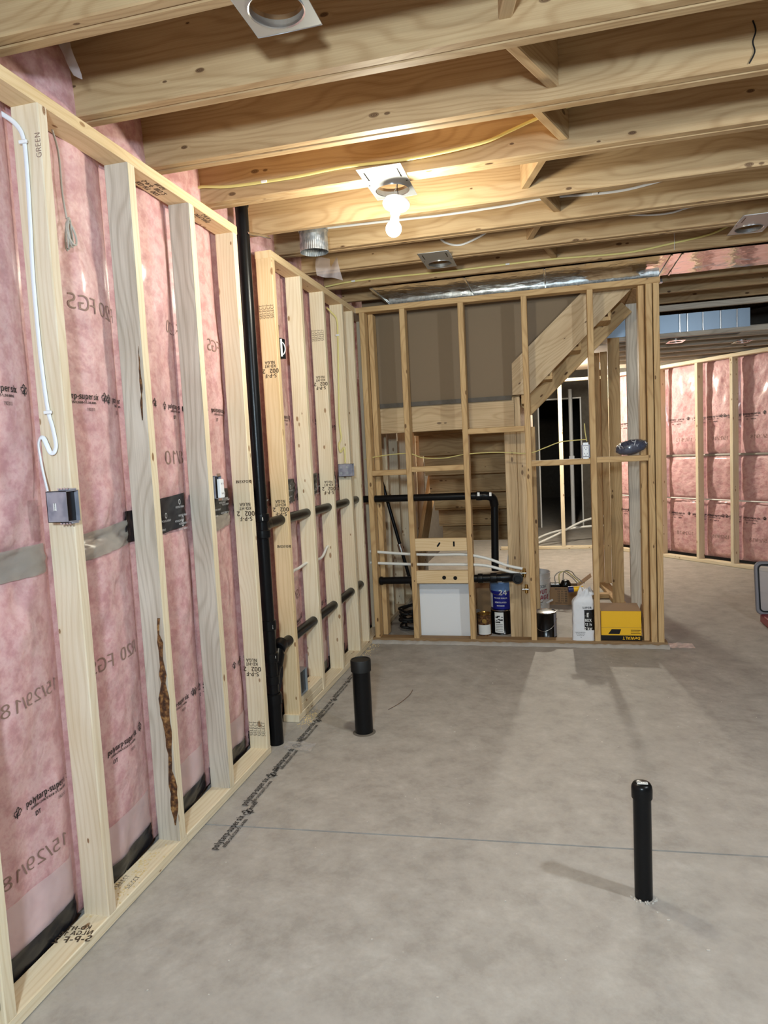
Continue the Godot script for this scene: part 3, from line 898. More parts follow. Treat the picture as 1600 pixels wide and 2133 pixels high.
# ------------------------------------------------------------------ stairs behind the partition
func build_stairs() -> void:
	var dw := structure("wall_stairwell", "brown paper back of the stairwell drywall, with an added unseen panel blocking hall light")
	var mb := MB.new()
	mb.extrude([Vector2(-0.02, 1.765), Vector2(1.09, 1.765), Vector2(1.09, 1.97), Vector2(1.63, 2.46), Vector2(1.63, 2.72), Vector2(-0.02, 2.72)], -5.09, -5.075)
	put(dw, "stairwell_panel", mb.commit(), M.paper_back)
	var hall_light_blocker := MB.new()  # added panel, out of sight, keeps hall light from under the landing
	hall_light_blocker.box(Vector3(1.097, 0.0, -8.2), Vector3(1.112, 1.75, -6.02))
	put(dw, "stairwell_panel", hall_light_blocker.commit(), M.paper_back)
	var ms := MB.new()
	ms.box(Vector3(0.02, 1.735, -5.07), Vector3(1.06, 1.766, -5.055))
	put(dw, "grey_edge_strip", ms.commit(), M.foundation)
	var st := thing("staircase", "wooden stair with landing seen from below behind the stud partition", "staircase", Vector3(0.5, 0.0, -5.6))
	var o := -Vector3(0.5, 0.0, -5.6)
	var L := func(called: String, lo: Vector3, hi: Vector3, ax: int, m: Material) -> void: lumber(st, called, lo + o, hi + o, ax, m)
	# landing
	L.call("landing_beam", Vector3(-0.02, 1.545, -5.12), Vector3(1.075, 1.755, -5.082), 0, M.plank_wood)
	L.call("landing_beam", Vector3(1.078, 1.545, -6.0), Vector3(1.116, 1.755, -5.082), 2, M.plank_wood)
	L.call("landing_deck", Vector3(-0.02, 1.757, -6.05), Vector3(1.116, 1.775, -5.1), 0, M.old_lumber)
	# post made of a wide plank under the landing
	L.call("post", Vector3(1.0, 0.0, -5.075), Vector3(1.085, 1.54, -5.037), 1, M.plank_wood)
	L.call("post", Vector3(1.087, 0.0, -5.075), Vector3(1.168, 1.54, -5.037), 1, M.plank_wood)
	L.call("post", Vector3(1.172, 0.0, -5.39), Vector3(1.21, 1.54, -5.30), 1, M.old_lumber)
	# upper flight going up to the right
	var sm := MB.new()
	var poly := [Vector2(1.07, 1.765), Vector2(1.19, 1.765), Vector2(1.94, 2.475), Vector2(1.612, 2.475), Vector2(1.072, 1.985)]
	sm.extrude(poly.map(func(q): return q + Vector2(o.x, 0)), -5.045 + o.z, -5.018 + o.z)
	put(st, "stringer", uv_wood(sm.commit(), 0.72), M.stair_ply)
	var s2 := MB.new()
	s2.extrude(poly.map(func(q): return q + Vector2(o.x, 0)), -5.99 + o.z, -5.95 + o.z)
	put(st, "stringer", uv_wood(s2.commit(), 0.72), M.stair_ply)
	for k in 5:
		var x0 := 1.13 + 0.2 * k
		var y0 := 1.70 + 0.185 * k
		L.call("riser", Vector3(x0, y0, -5.945), Vector3(x0 + 0.018, y0 + 0.185, -5.048), 2, M.old_lumber)
		L.call("tread", Vector3(x0 + 0.018, y0 + 0.16, -5.945), Vector3(x0 + 0.218, y0 + 0.185, -5.048), 2, M.old_lumber)
	# sloped soffit carriage under the steps
	var car := lumber(st, "carriage", Vector3(-0.5, -0.07, -0.019), Vector3(0.5, 0.07, 0.019), 0, M.old_lumber)
	car.position = Vector3(1.50, 2.02, -5.3) + o
	car.rotation.z = atan2(0.635, 0.67)
	# lower flight running away, seen from its back: risers, treads and stringer
	for k in 7:
		var zz := -6.06 - 0.235 * k
		var yy := 1.757 - 0.19 * k
		L.call("riser", Vector3(0.13, yy - 0.195, zz - 0.018), Vector3(0.98, yy, zz), 0, M.old_lumber)
		L.call("tread", Vector3(0.13, yy - 0.215, zz - 0.27), Vector3(0.98, yy - 0.192, zz - 0.018), 0, M.old_lumber)
	for x in [0.09, 0.985]:
		var sg := lumber(st, "stringer", Vector3(-0.019, -0.13, -1.1), Vector3(0.019, 0.13, 1.1), 2, M.old_lumber)
		sg.position = Vector3(x, 0.84, -6.85) + o
		sg.rotation.x = atan2(0.19, 0.235)

func uv_wood(am: ArrayMesh, ang: float) -> ArrayMesh:
	var arr := am.surface_get_arrays(0)
	var vv: PackedVector3Array = arr[Mesh.ARRAY_VERTEX]
	var uu := PackedVector2Array()
	for q in vv:
		var r := Vector2(q.x, q.y).rotated(-ang)
		uu.append(Vector2((r.y + q.z * 0.2) / 0.4 + 0.37, r.x / 2.6))
	arr[Mesh.ARRAY_TEX_UV] = uu
	var out := ArrayMesh.new()
	out.add_surface_from_arrays(Mesh.PRIMITIVE_TRIANGLES, arr)
	return out

# ------------------------------------------------------------------ hall beyond the partition
func build_hall() -> void:
	# short stud wall running back from the end of the partition
	var w := structure("wall_stair", "short stud wall running back beside the stairs")
	lumber(w, "stud", Vector3(1.885, 0.04, -5.495), Vector3(1.99, 2.402, -5.457), 1, M.grey_lumber)
	lumber(w, "stud", Vector3(1.795, 0.04, -6.068), Vector3(1.888, 2.245, -6.03), 1, M.old_lumber)
	lumber(w, "stud", Vector3(1.79, 0.04, -6.908), Vector3(1.852, 2.245, -6.87), 1, M.old_lumber)
	lumber(w, "stud", Vector3(1.727, 0.04, -6.95), Vector3(1.788, 2.245, -6.912), 1, M.old_lumber)
	var bp := lumber(w, "bottom_plate", Vector3(-0.045, 0.002, -1.02), Vector3(0.045, 0.04, 1.02), 2, M.old_lumber)
	bp.position = Vector3(1.865, 0.021, -5.95)
	bp.rotation.y = atan2(0.17, 2.04)
	lumber(w, "bottom_plate", Vector3(1.2, 0.002, -6.45), Vector3(1.80, 0.04, -6.36), 0, M.old_lumber)
	var bpt := lumber(w, "top_plate", Vector3(-0.045, 2.403, -0.4), Vector3(0.045, 2.441, 0.4), 2, M.old_lumber)
	bpt.position = Vector3(1.93, 2.422, -5.35)
	# angled insulated wall
	var a := structure("wall_angled", "stud wall with pink insulation set at an angle in the hall", Vector3(2.1, 0.0, -9.25))
	a.rotation_degrees.y = -140.8
	var HA := 2.256
	lumber(a, "top_plate", Vector3(-0.089, HA - 0.038, -3.6), Vector3(0.0, HA, 0.2), 2, M.spruce)
	lumber(a, "bottom_plate", Vector3(-0.089, 0.002, -3.6), Vector3(0.0, 0.04, 0.2), 2, M.spruce)
	var us := [-0.1, 0.30, 0.70, 1.222, 1.66, 2.154, 2.6, 3.05, 3.5]
	for u in us:
		lumber(a, "stud", Vector3(-0.089, 0.04, -u - 0.038), Vector3(0.0, HA - 0.038, -u), 1, M.spruce)
	for i in us.size() - 1:
		var z0: float = -us[i] - 0.019
		var z1: float = -us[i + 1] - 0.019
		for k in 3:
			var y0: float = [0.06, 0.70, 1.20][k]
			var y1: float = [0.70, 1.20, 2.25][k]
			var mb := MB.new()
			var sh := func(s: float, t: float) -> Vector3:
				var z := lerpf(z0, z1, s)
				var y := lerpf(y0, y1, t)
				var e := pow(maxf(sin(PI * s), 0.0), 0.45) * pow(maxf(sin(PI * t), 0.0), 0.22)
				return Vector3(-0.15 + e * (0.05 + 0.03 * nz.get_noise_3d(z * 3.0, y * 2.0, i * 7.0) + 0.014 * nz.get_noise_3d(z * 12.0, y * 6.0, i * 3.0)), y, z)
			mb.grid(sh, 14, 20, Vector2(0.3, 0.5))
			for q in mb.u.size(): mb.u[q] += Vector2(i * 0.37, k * 0.53)
			var b := put(a, "insulation_batt", mb.commit(), M.pink_batt)
			if i in [2, 3, 4] and k != 1 or i == 0:
				var pm := MB.new()
				for rep in 2:
					var uc: float = lerpf(z0, z1, 0.3 + 0.62 * rep)
					var yc := 1.62 if k == 2 else 0.53
					var tt := (yc - y0) / (y1 - y0)
					var plc := func(x: float, yy: float) -> Vector3:
						var zz := uc - x
						var sx: float = clampf((zz - z0) / (z1 - z0), 0.0, 1.0)
						return sh.call(sx, tt + yy / (y1 - y0)) + Vector3(0.003, 0, 0)
					letters(pm, "polytarp-super six", 0.022, plc, Vector3.RIGHT, true, false, 0.8)
					maple(pm, func(x, yy): return plc.call(x - 0.155, yy), 0.02, Vector3.RIGHT)
					maple(pm, func(x, yy): return plc.call(x + 0.155, yy), 0.02, Vector3.RIGHT)
					letters(pm, "69000-CAN/CGSB-51.34-M86", 0.009, func(x, yy): return plc.call(x, yy - 0.026), Vector3.RIGHT, true)
					letters(pm, "DT        190310", 0.013, func(x, yy): return plc.call(x, yy - 0.055), Vector3.RIGHT, true)
				put(b, "printed_text", pm.commit(), M.ink_black)
				var wm := MB.new()
				var yw := 1.38 if k == 2 else 0.3
				letters(wm, "15/29/18", 0.036, func(x, yy): return sh.call(clampf(0.5 - x / 0.45, 0.0, 1.0), (yw + yy - y0) / (y1 - y0)) + Vector3(0.002, 0, 0), Vector3.RIGHT, false)
				put(b, "wool_stamp", wm.commit(), M.ink_grey)
	var cb := MB.new(); cb.box(Vector3(-0.4, 0, -3.8), Vector3(-0.24, 2.7, 0.4)); put(a, "foundation_panel", cb.commit(), M.foundation)
	put(a, "seam_film", tube_mesh([Vector3(-0.125, 1.2, 0.2), Vector3(-0.125, 1.2, -3.6)], 0.012, 8, 1.2), M.tape_film)
	put(a, "water_tube", tube_mesh([Vector3(-0.097, 0.71, 0.2), Vector3(-0.097, 0.705, -1.6), Vector3(-0.097, 0.70, -3.6)], 0.008, 8), M.pex)
	# dropped ceiling framing over the hall
	var c := structure("ceiling_hall", "dropped framing of flat boards over the hall")
	lumber(c, "rail", Vector3(1.55, 2.445, -6.19), Vector3(3.6, 2.49, -6.15), 0, M.grey_lumber)
	lumber(c, "rail", Vector3(1.55, 2.243, -6.30), Vector3(3.6, 2.281, -6.262), 0, M.grey_lumber)
	for z in [-6.72, -7.1, -7.5, -7.9, -8.3, -8.7]:
		lumber(c, "rail", Vector3(1.9, 2.262, z), Vector3(4.6, 2.35, z + 0.038), 0, M.grey_lumber)
	var pb := MB.new(); pb.box(Vector3(1.15, 2.352, -9.4), Vector3(4.8, 2.37, -6.85)); put(c, "ceiling_board", pb.commit(), M.paper_back)
	for k in [[2.42, -6.66], [3.05, -7.05]]:
		var pt := put(c, "light_plate", ring_plate(0.14, 0.2, 0.05, Vector2(0, 0.0)), M.bright_steel, Vector3(k[0], 2.255, k[1]))
	# far framing and the dark doorway
	var h := structure("wall_hall", "bare stud frame across the far end of the hall")
	lumber(h, "bottom_plate", Vector3(0.6, 0.002, -9.5), Vector3(2.05, 0.04, -9.42), 0, M.spruce)
	lumber(h, "stud", Vector3(1.41, 0.04, -9.5), Vector3(1.46, 2.22, -9.42), 1, M.spruce)
	lumber(h, "top_plate", Vector3(1.38, 2.22, -9.5), Vector3(2.05, 2.258, -9.42), 0, M.spruce)
	lumber(h, "stud", Vector3(2.0, 0.04, -9.5), Vector3(2.05, 2.22, -9.42), 1, M.spruce)
	var d := structure("door_1", "white jambs of the open doorway at the far end of the hall")
	lumber(d, "jamb", Vector3(1.09, 0.0, -12.14), Vector3(1.112, 2.15, -11.99), 1, M.white_paint)
	lumber(d, "jamb", Vector3(1.778, 0.0, -12.14), Vector3(1.80, 2.15, -11.99), 1, M.white_paint)
	lumber(d, "head_jamb", Vector3(1.09, 2.15, -12.14), Vector3(1.80, 2.172, -11.99), 0, M.white_paint)
	var t := thing("vent_stack", "white vertical pipe standing in front of the dark doorway", "pipe", Vector3(1.625, 0.0, -11.9))
	put(t, "pipe", lathe_mesh([Vector2(0, 0), Vector2(0.032, 0), Vector2(0.032, 2.3), Vector2(0, 2.3)], 18), M.white_plastic)
	put(t, "bracket", box_mesh(Vector3(0.09, 0.11, 0.07), 0.008), M.white_plastic, Vector3(0, 1.15, 0))
	put(t, "bracket_arm", box_mesh(Vector3(0.26, 0.012, 0.012), 0.003), M.white_plastic, Vector3(0, 1.15, 0.02))
	var px := thing("water_tube", "white plastic tube curving across the hall floor behind the stud", "tube", Vector3(1.45, 0.0, -10.6))
	put(px, "tube", tube_mesh(smooth([Vector3(-0.6, 0.02, 1.3), Vector3(-0.25, 0.13, 0.6), Vector3(0.2, 0.2, 0.4), Vector3(0.7, 0.22, 0.4)]), 0.016, 10), M.pex)
	put(px, "tube", tube_mesh(smooth([Vector3(-0.45, 0.02, 1.0), Vector3(-0.1, 0.14, 0.7), Vector3(0.3, 0.3, 0.4), Vector3(0.7, 0.36, 0.3)]), 0.016, 10), M.pex)

# square steel rough-in plate with a round hole, lying in xz, lip round the hole
func ring_plate(w: float, d: float, r: float, ctr: Vector2) -> ArrayMesh:
	var mb := MB.new()
	var seg := 40
	var th := 0.0012
	for k in seg:
		var a0 := TAU * k / seg
		var a1 := TAU * (k + 1) / seg
		var out := func(a: float) -> Vector2:
			var dir := Vector2(cos(a), sin(a))
			var tx := INF if absf(dir.x) < 1e-6 else ((w * 0.5 * signf(dir.x)) - ctr.x) / dir.x
			var ty := INF if absf(dir.y) < 1e-6 else ((d * 0.5 * signf(dir.y)) - ctr.y) / dir.y
			return ctr + dir * minf(tx, ty)
		var i0 := ctr + Vector2(cos(a0), sin(a0)) * r
		var i1 := ctr + Vector2(cos(a1), sin(a1)) * r
		var o0: Vector2 = out.call(a0)
		var o1: Vector2 = out.call(a1)
		for s in [-1.0, 1.0]:
			var y: float = th * 0.5 * s
			mb.quad(Vector3(i0.x, y, i0.y), Vector3(i1.x, y, i1.y), Vector3(o1.x, y, o1.y), Vector3(o0.x, y, o0.y), Vector3(0, s, 0), i0, i1, o1, o0)
		mb.quad(Vector3(o0.x, -th, o0.y), Vector3(o1.x, -th, o1.y), Vector3(o1.x, th, o1.y), Vector3(o0.x, th, o0.y), Vector3(cos(a0), 0, sin(a0)))
		mb.quad(Vector3(i0.x, -th, i0.y), Vector3(i1.x, -th, i1.y), Vector3(i1.x, 0.018, i1.y), Vector3(i0.x, 0.018, i0.y), -Vector3(cos(a0), 0, sin(a0)))
		# corner fill so the outline stays square
		var m0 := Vector2(signf(o0.x) if absf(absf(o0.x) - w * 0.5) < 1e-4 else 0.0, signf(o0.y) if absf(absf(o0.y) - d * 0.5) < 1e-4 else 0.0)
		var m1 := Vector2(signf(o1.x) if absf(absf(o1.x) - w * 0.5) < 1e-4 else 0.0, signf(o1.y) if absf(absf(o1.y) - d * 0.5) < 1e-4 else 0.0)
		if m0.x * m1.x == 0.0 and m0.y * m1.y == 0.0:
			var cn := Vector2(w * 0.5 * (m0.x if m0.x else m1.x), d * 0.5 * (m0.y if m0.y else m1.y))
			for s in [-1.0, 1.0]:
				var y: float = th * 0.5 * s
				mb.tri(Vector3(o0.x, y, o0.y), Vector3(o1.x, y, o1.y), Vector3(cn.x, y, cn.y), Vector3(0, s, 0), Vector3(0, s, 0), Vector3(0, s, 0), o0, o1, cn)
	return mb.commit()

# ------------------------------------------------------------------ drains and water lines
func pipe_between(parent: Node3D, called: String, a: Vector3, b: Vector3, r: float, m: Material, sides := 20) -> MeshInstance3D:
	return put(parent, called, tube_mesh([a, b], r, sides, 1.0, Vector3(0.3, 0.5, 0.2)), m)

func hub(parent: Node3D, a: Vector3, b: Vector3, r: float) -> void:
	var d := (b - a).normalized()
	var L := a.distance_to(b)
	var bas := Basis(Quaternion(Vector3.UP, d))
	put(parent, "hub", lathe_mesh([Vector2(r * 0.8, 0), Vector2(r, 0.003), Vector2(r + 0.001, L * 0.5), Vector2(r, L - 0.003), Vector2(r * 0.8, L)], 22, a, bas), M.black_pipe)

func build_drainage() -> void:
	var s := thing("drain_stack", "tall black drain stack beside the end stud with two branches through the wall", "drain pipe", Vector3(-0.022, 0.0, -3.04))
	pipe_between(s, "stack_pipe", Vector3(0, 0.2, 0), Vector3(0, 2.72, 0), 0.0295, M.black_pipe)
	pipe_between(s, "stack_base", Vector3(0, 0.0, 0), Vector3(0, 0.22, 0), 0.037, M.black_pipe)
	hub(s, Vector3(0, 0.2, 0), Vector3(0, 0.255, 0), 0.042)
	hub(s, Vector3(0, 0.30, 0), Vector3(0, 0.345, 0), 0.036)
	hub(s, Vector3(0, 0.41, 0), Vector3(0, 0.46, 0), 0.037)
	hub(s, Vector3(0, 0.57, 0), Vector3(0, 0.62, 0), 0.036)
	hub(s, Vector3(0, 1.02, 0), Vector3(0, 1.06, 0), 0.037)
	hub(s, Vector3(0, 1.10, 0), Vector3(0, 1.14, 0), 0.037)
	# tee branch and upper line
	hub(s, Vector3(-0.01, 1.08, -0.02), Vector3(-0.018, 1.08, -0.085), 0.036)
	pipe_between(s, "branch_pipe", Vector3(-0.018, 1.08, -0.07), Vector3(-0.023, 1.076, -1.78), 0.0265, M.black_pipe)
	# wye branch and lower line
	pipe_between(s, "wye_branch", Vector3(0, 0.31, 0), Vector3(-0.012, 0.43, -0.12), 0.03, M.black_pipe)
	hub(s, Vector3(-0.006, 0.37, -0.06), Vector3(-0.011, 0.42, -0.11), 0.036)
	hub(s, Vector3(-0.014, 0.438, -0.13), Vector3(-0.018, 0.452, -0.185), 0.035)
	pipe_between(s, "branch_pipe", Vector3(-0.014, 0.44, -0.13), Vector3(-0.023, 0.462, -1.78), 0.0275, M.black_pipe)
	put(s, "fitting_label", box_mesh(Vector3(0.0015, 0.02, 0.014), 0.0005), M.paper_white, Vector3(0.03, 0.59, 0.014))
	put(s, "fitting_label", box_mesh(Vector3(0.0015, 0.014, 0.012), 0.0005), M.paper_white, Vector3(0.033, 0.44, 0.012))
	put(s, "fitting_label", box_mesh(Vector3(0.0015, 0.016, 0.012), 0.0005), M.paper_white, Vector3(0.02, 1.115, 0.031))
	# hanger strap near the ceiling
	var mb := MB.new()
	mb.tube(smooth([Vector3(0.03, 2.44, 0.01), Vector3(0.034, 2.442, -0.02), Vector3(0.045, 2.45, -0.06), Vector3(0.055, 2.458, -0.12), Vector3(0.06, 2.468, -0.178)]), 0.009, 6, 0.15, Vector3(0, 0, 1))
	put(s, "hanger_strap", mb.commit(), M.bright_steel)
	hub(s, Vector3(0, 2.56, 0), Vector3(0, 2.58, 0), 0.033)

	# black flashing membrane bunched behind the stack
	var fm := thing("membrane_scrap", "bunched black membrane tucked behind the drain stack", "membrane", Vector3(-0.07, 0.08, -3.22))
	var g := MB.new()
	g.grid(func(a, b): return Vector3(-0.01 + 0.03 * sin(a * 5.0 + b * 4.0) * b, 0.45 * (1.0 - b) + 0.06 * a, 0.09 * (a - 0.5) + 0.02 * sin(b * 9.0)), 8, 14)
	put(fm, "sheet", g.commit(), M.black_film)

	# laundry drain in the back partition
	var zc := BZ - 0.046
	var d := thing("laundry_drain", "black drain and vent lines running through the open back partition", "drain pipe", Vector3(0.07, 0.0, zc))
	var o := -Vector3(0.07, 0.0, zc)
	pipe_between(d, "vent_pipe", Vector3(-0.045, 1.068, zc) + o, Vector3(0.89, 1.064, zc) + o, 0.0255, M.black_pipe)
	hub(d, Vector3(0.80, 1.064, zc) + o, Vector3(0.845, 1.064, zc) + o, 0.032)
	put(d, "elbow", tube_mesh(smooth([Vector3(0.84, 1.064, zc), Vector3(0.885, 1.062, zc - 0.002), Vector3(0.915, 1.04, zc - 0.03), Vector3(0.925, 0.99, zc - 0.048)].map(func(q): return q + o)), 0.031, 18), M.black_pipe)
	pipe_between(d, "riser_pipe", Vector3(0.925, 1.0, zc - 0.048) + o, Vector3(0.912, 0.52, zc - 0.05) + o, 0.0265, M.black_pipe)
	pipe_between(d, "drain_pipe", Vector3(0.07, 0.458, zc) + o, Vector3(1.0, 0.478, zc) + o, 0.0265, M.black_pipe)
	hub(d, Vector3(0.065, 0.458, zc) + o, Vector3(0.09, 0.458, zc) + o, 0.031)
	hub(d, Vector3(0.88, 0.475, zc) + o, Vector3(0.93, 0.476, zc) + o, 0.035)
	hub(d, Vector3(0.79, 0.473, zc) + o, Vector3(0.83, 0.474, zc) + o, 0.033)
	put(d, "elbow", tube_mesh(smooth([Vector3(0.96, 0.477, zc), Vector3(1.03, 0.48, zc), Vector3(1.065, 0.482, zc + 0.02), Vector3(1.075, 0.482, zc + 0.05)].map(func(q): return q + o)), 0.031, 18), M.black_pipe)
	put(d, "stub_end", lathe_mesh([Vector2(0.0, 0.0), Vector2(0.036, 0.0), Vector2(0.036, 0.035), Vector2(0.026, 0.036), Vector2(0.026, 0.01), Vector2(0.0, 0.01)], 24, Vector3(1.076, 0.482, zc + 0.045) + o, Basis(Vector3.RIGHT, PI / 2)), M.black_rubber)
	for k in [[0.822, 1.078], [0.905, 1.075]]:
		put(d, "fitting_label", box_mesh(Vector3(0.016, 0.026, 0.0015), 0.0005), M.paper_white, Vector3(k[0], k[1], zc + 0.0325) + o)
	# water lines
	for k in [["upper white water tube crossing the back partition below the slotted board", [Vector3(0.0, 0.68, zc), Vector3(0.072, 0.673, zc), Vector3(0.3, 0.655, zc), Vector3(0.5, 0.648, zc), Vector3(0.693, 0.647, zc), Vector3(0.85, 0.62, zc), Vector3(1.0, 0.565, zc), Vector3(1.108, 0.54, zc)]], ["lower white water tube crossing the back partition above the board with two round holes", [Vector3(0.0, 0.595, zc), Vector3(0.067, 0.59, zc), Vector3(0.3, 0.58, zc), Vector3(0.5, 0.576, zc), Vector3(0.69, 0.574, zc), Vector3(0.85, 0.565, zc), Vector3(1.0, 0.525, zc), Vector3(1.10, 0.5, zc)]]]:
		var t := thing("water_line", k[0], "tube", Vector3(0.6, 0.6, zc), "white water lines")
		put(t, "tube", tube_mesh(smooth(k[1].map(func(q): return q - Vector3(0.6, 0.6, zc))), 0.0105, 12), M.pex)
	for k in [["small brass stop valve at the end of the water lines", Vector3(1.118, 0.515, zc + 0.012)], ["chrome valve with handle low on the fourth stud", Vector3(1.13, 0.40, zc + 0.012)]]:
		var t := thing("stop_valve", k[0], "valve", k[1], "stop valves")
		put(t, "valve_body", lathe_mesh([Vector2(0, -0.03), Vector2(0.011, -0.03), Vector2(0.011, -0.012), Vector2(0.015, -0.01), Vector2(0.015, 0.01), Vector2(0.011, 0.012), Vector2(0.011, 0.03), Vector2(0, 0.03)], 14), M.brass)
		put(t, "handle", box_mesh(Vector3(0.05, 0.01, 0.008), 0.003), M.bright_steel, Vector3(-0.006, 0.0, 0.022))
		put(t, "handle_stem", tube_mesh([Vector3(0, 0, 0.01), Vector3(0, 0, 0.022)], 0.004, 8), M.bright_steel)
	# leaning pipe, and hose heap under the landing
	var lp := thing("leaning_pipe", "thin black pipe leaning in the dark bay of the back partition", "pipe", Vector3(0.30, 0.0, -5.14))
	put(lp, "pipe", tube_mesh([Vector3(-0.27, 1.30, 0.03), Vector3(-0.05, 0.40, 0.04), Vector3(0.05, 0.0, 0.0)], 0.013, 10), M.black_pipe)
	put(lp, "coupling", tube_mesh([Vector3(-0.125, 0.70, 0.04), Vector3(-0.105, 0.62, 0.04)], 0.02, 12), M.bright_steel)
	var hc := thing("hose_heap", "tangle of black hose on the floor under the landing", "hose", Vector3(0.22, 0.0, -5.25))
	for i in 4:
		var pts := []
		for k in 26:
			var a := k * 0.55 + i * 1.7
			pts.append(Vector3(cos(a) * (0.08 + 0.03 * sin(k * 0.9 + i)), 0.014 + 0.0045 * k + 0.02 * i, sin(a) * 0.11 + 0.02 * sin(k * 1.3)))
		put(hc, "hose_loop", tube_mesh(smooth(pts, 3), 0.009, 8), M.black_rubber)

	# capped pipes rising from the slab
	var p1 := thing("capped_floor_pipe", "thick black capped pipe standing near the left wall", "pipe", Vector3(0.378, 0.0, -3.224), "capped pipes in the floor")
	put(p1, "pipe", lathe_mesh([Vector2(0.0, 0.0), Vector2(0.0455, 0.0), Vector2(0.0455, 0.34), Vector2(0.0, 0.34)], 36), M.black_pipe)
	put(p1, "cap", lathe_mesh([Vector2(0.046, 0.318), Vector2(0.051, 0.32), Vector2(0.0515, 0.372), Vector2(0.049, 0.378), Vector2(0.042, 0.379), Vector2(0.041, 0.376), Vector2(0.0, 0.376)], 36), M.black_rubber)
	put(p1, "floor_collar", lathe_mesh([Vector2(0.0, 0.004), Vector2(0.047, 0.005), Vector2(0.058, 0.0)], 30), M.foundation)
	var p2 := thing("capped_floor_pipe", "slim black capped pipe standing in the foreground by the floor joint", "pipe", Vector3(1.577, 0.0, -2.121), "capped pipes in the floor")
	put(p2, "pipe", lathe_mesh([Vector2(0.0, 0.0), Vector2(0.0265, 0.0), Vector2(0.0265, 0.33), Vector2(0.0, 0.33)], 36), M.black_pipe)
	put(p2, "cap", lathe_mesh([Vector2(0.027, 0.318), Vector2(0.0305, 0.319), Vector2(0.031, 0.346), Vector2(0.0295, 0.355), Vector2(0.025, 0.363), Vector2(0.014, 0.367), Vector2(0.0, 0.368)], 36), M.black_pipe)
	var lb := put(p2, "cap_label", box_mesh(Vector3(0.031, 0.001, 0.013), 0.0003), M.paper_white, Vector3(0.001, 0.3675, 0.009))
	lb.rotation_degrees = Vector3(6, 4, 0)
	ink(lb, "printed_text", [["RAC 2 IN.", 0.005, 0, 0]], Vector3(0, 0.0008, 0), Vector3.RIGHT, Vector3(0, 0, -1), M.ink_black)
	var sc := MB.new()
	for k in 26:
		var a := rng.randf() * PI
		var rr := 0.028 + rng.randf() * 0.012
		var c := Vector3(cos(a) * rr, 0.002, sin(a) * rr)
		sc.box(c - Vector3.ONE * rng.randf_range(0.001, 0.003), c + Vector3.ONE * rng.randf_range(0.001, 0.003))
	var cr := put(p2, "concrete_crumbs", sc.commit(), M.rock_chip)
	cr.set_meta("kind", "stuff")

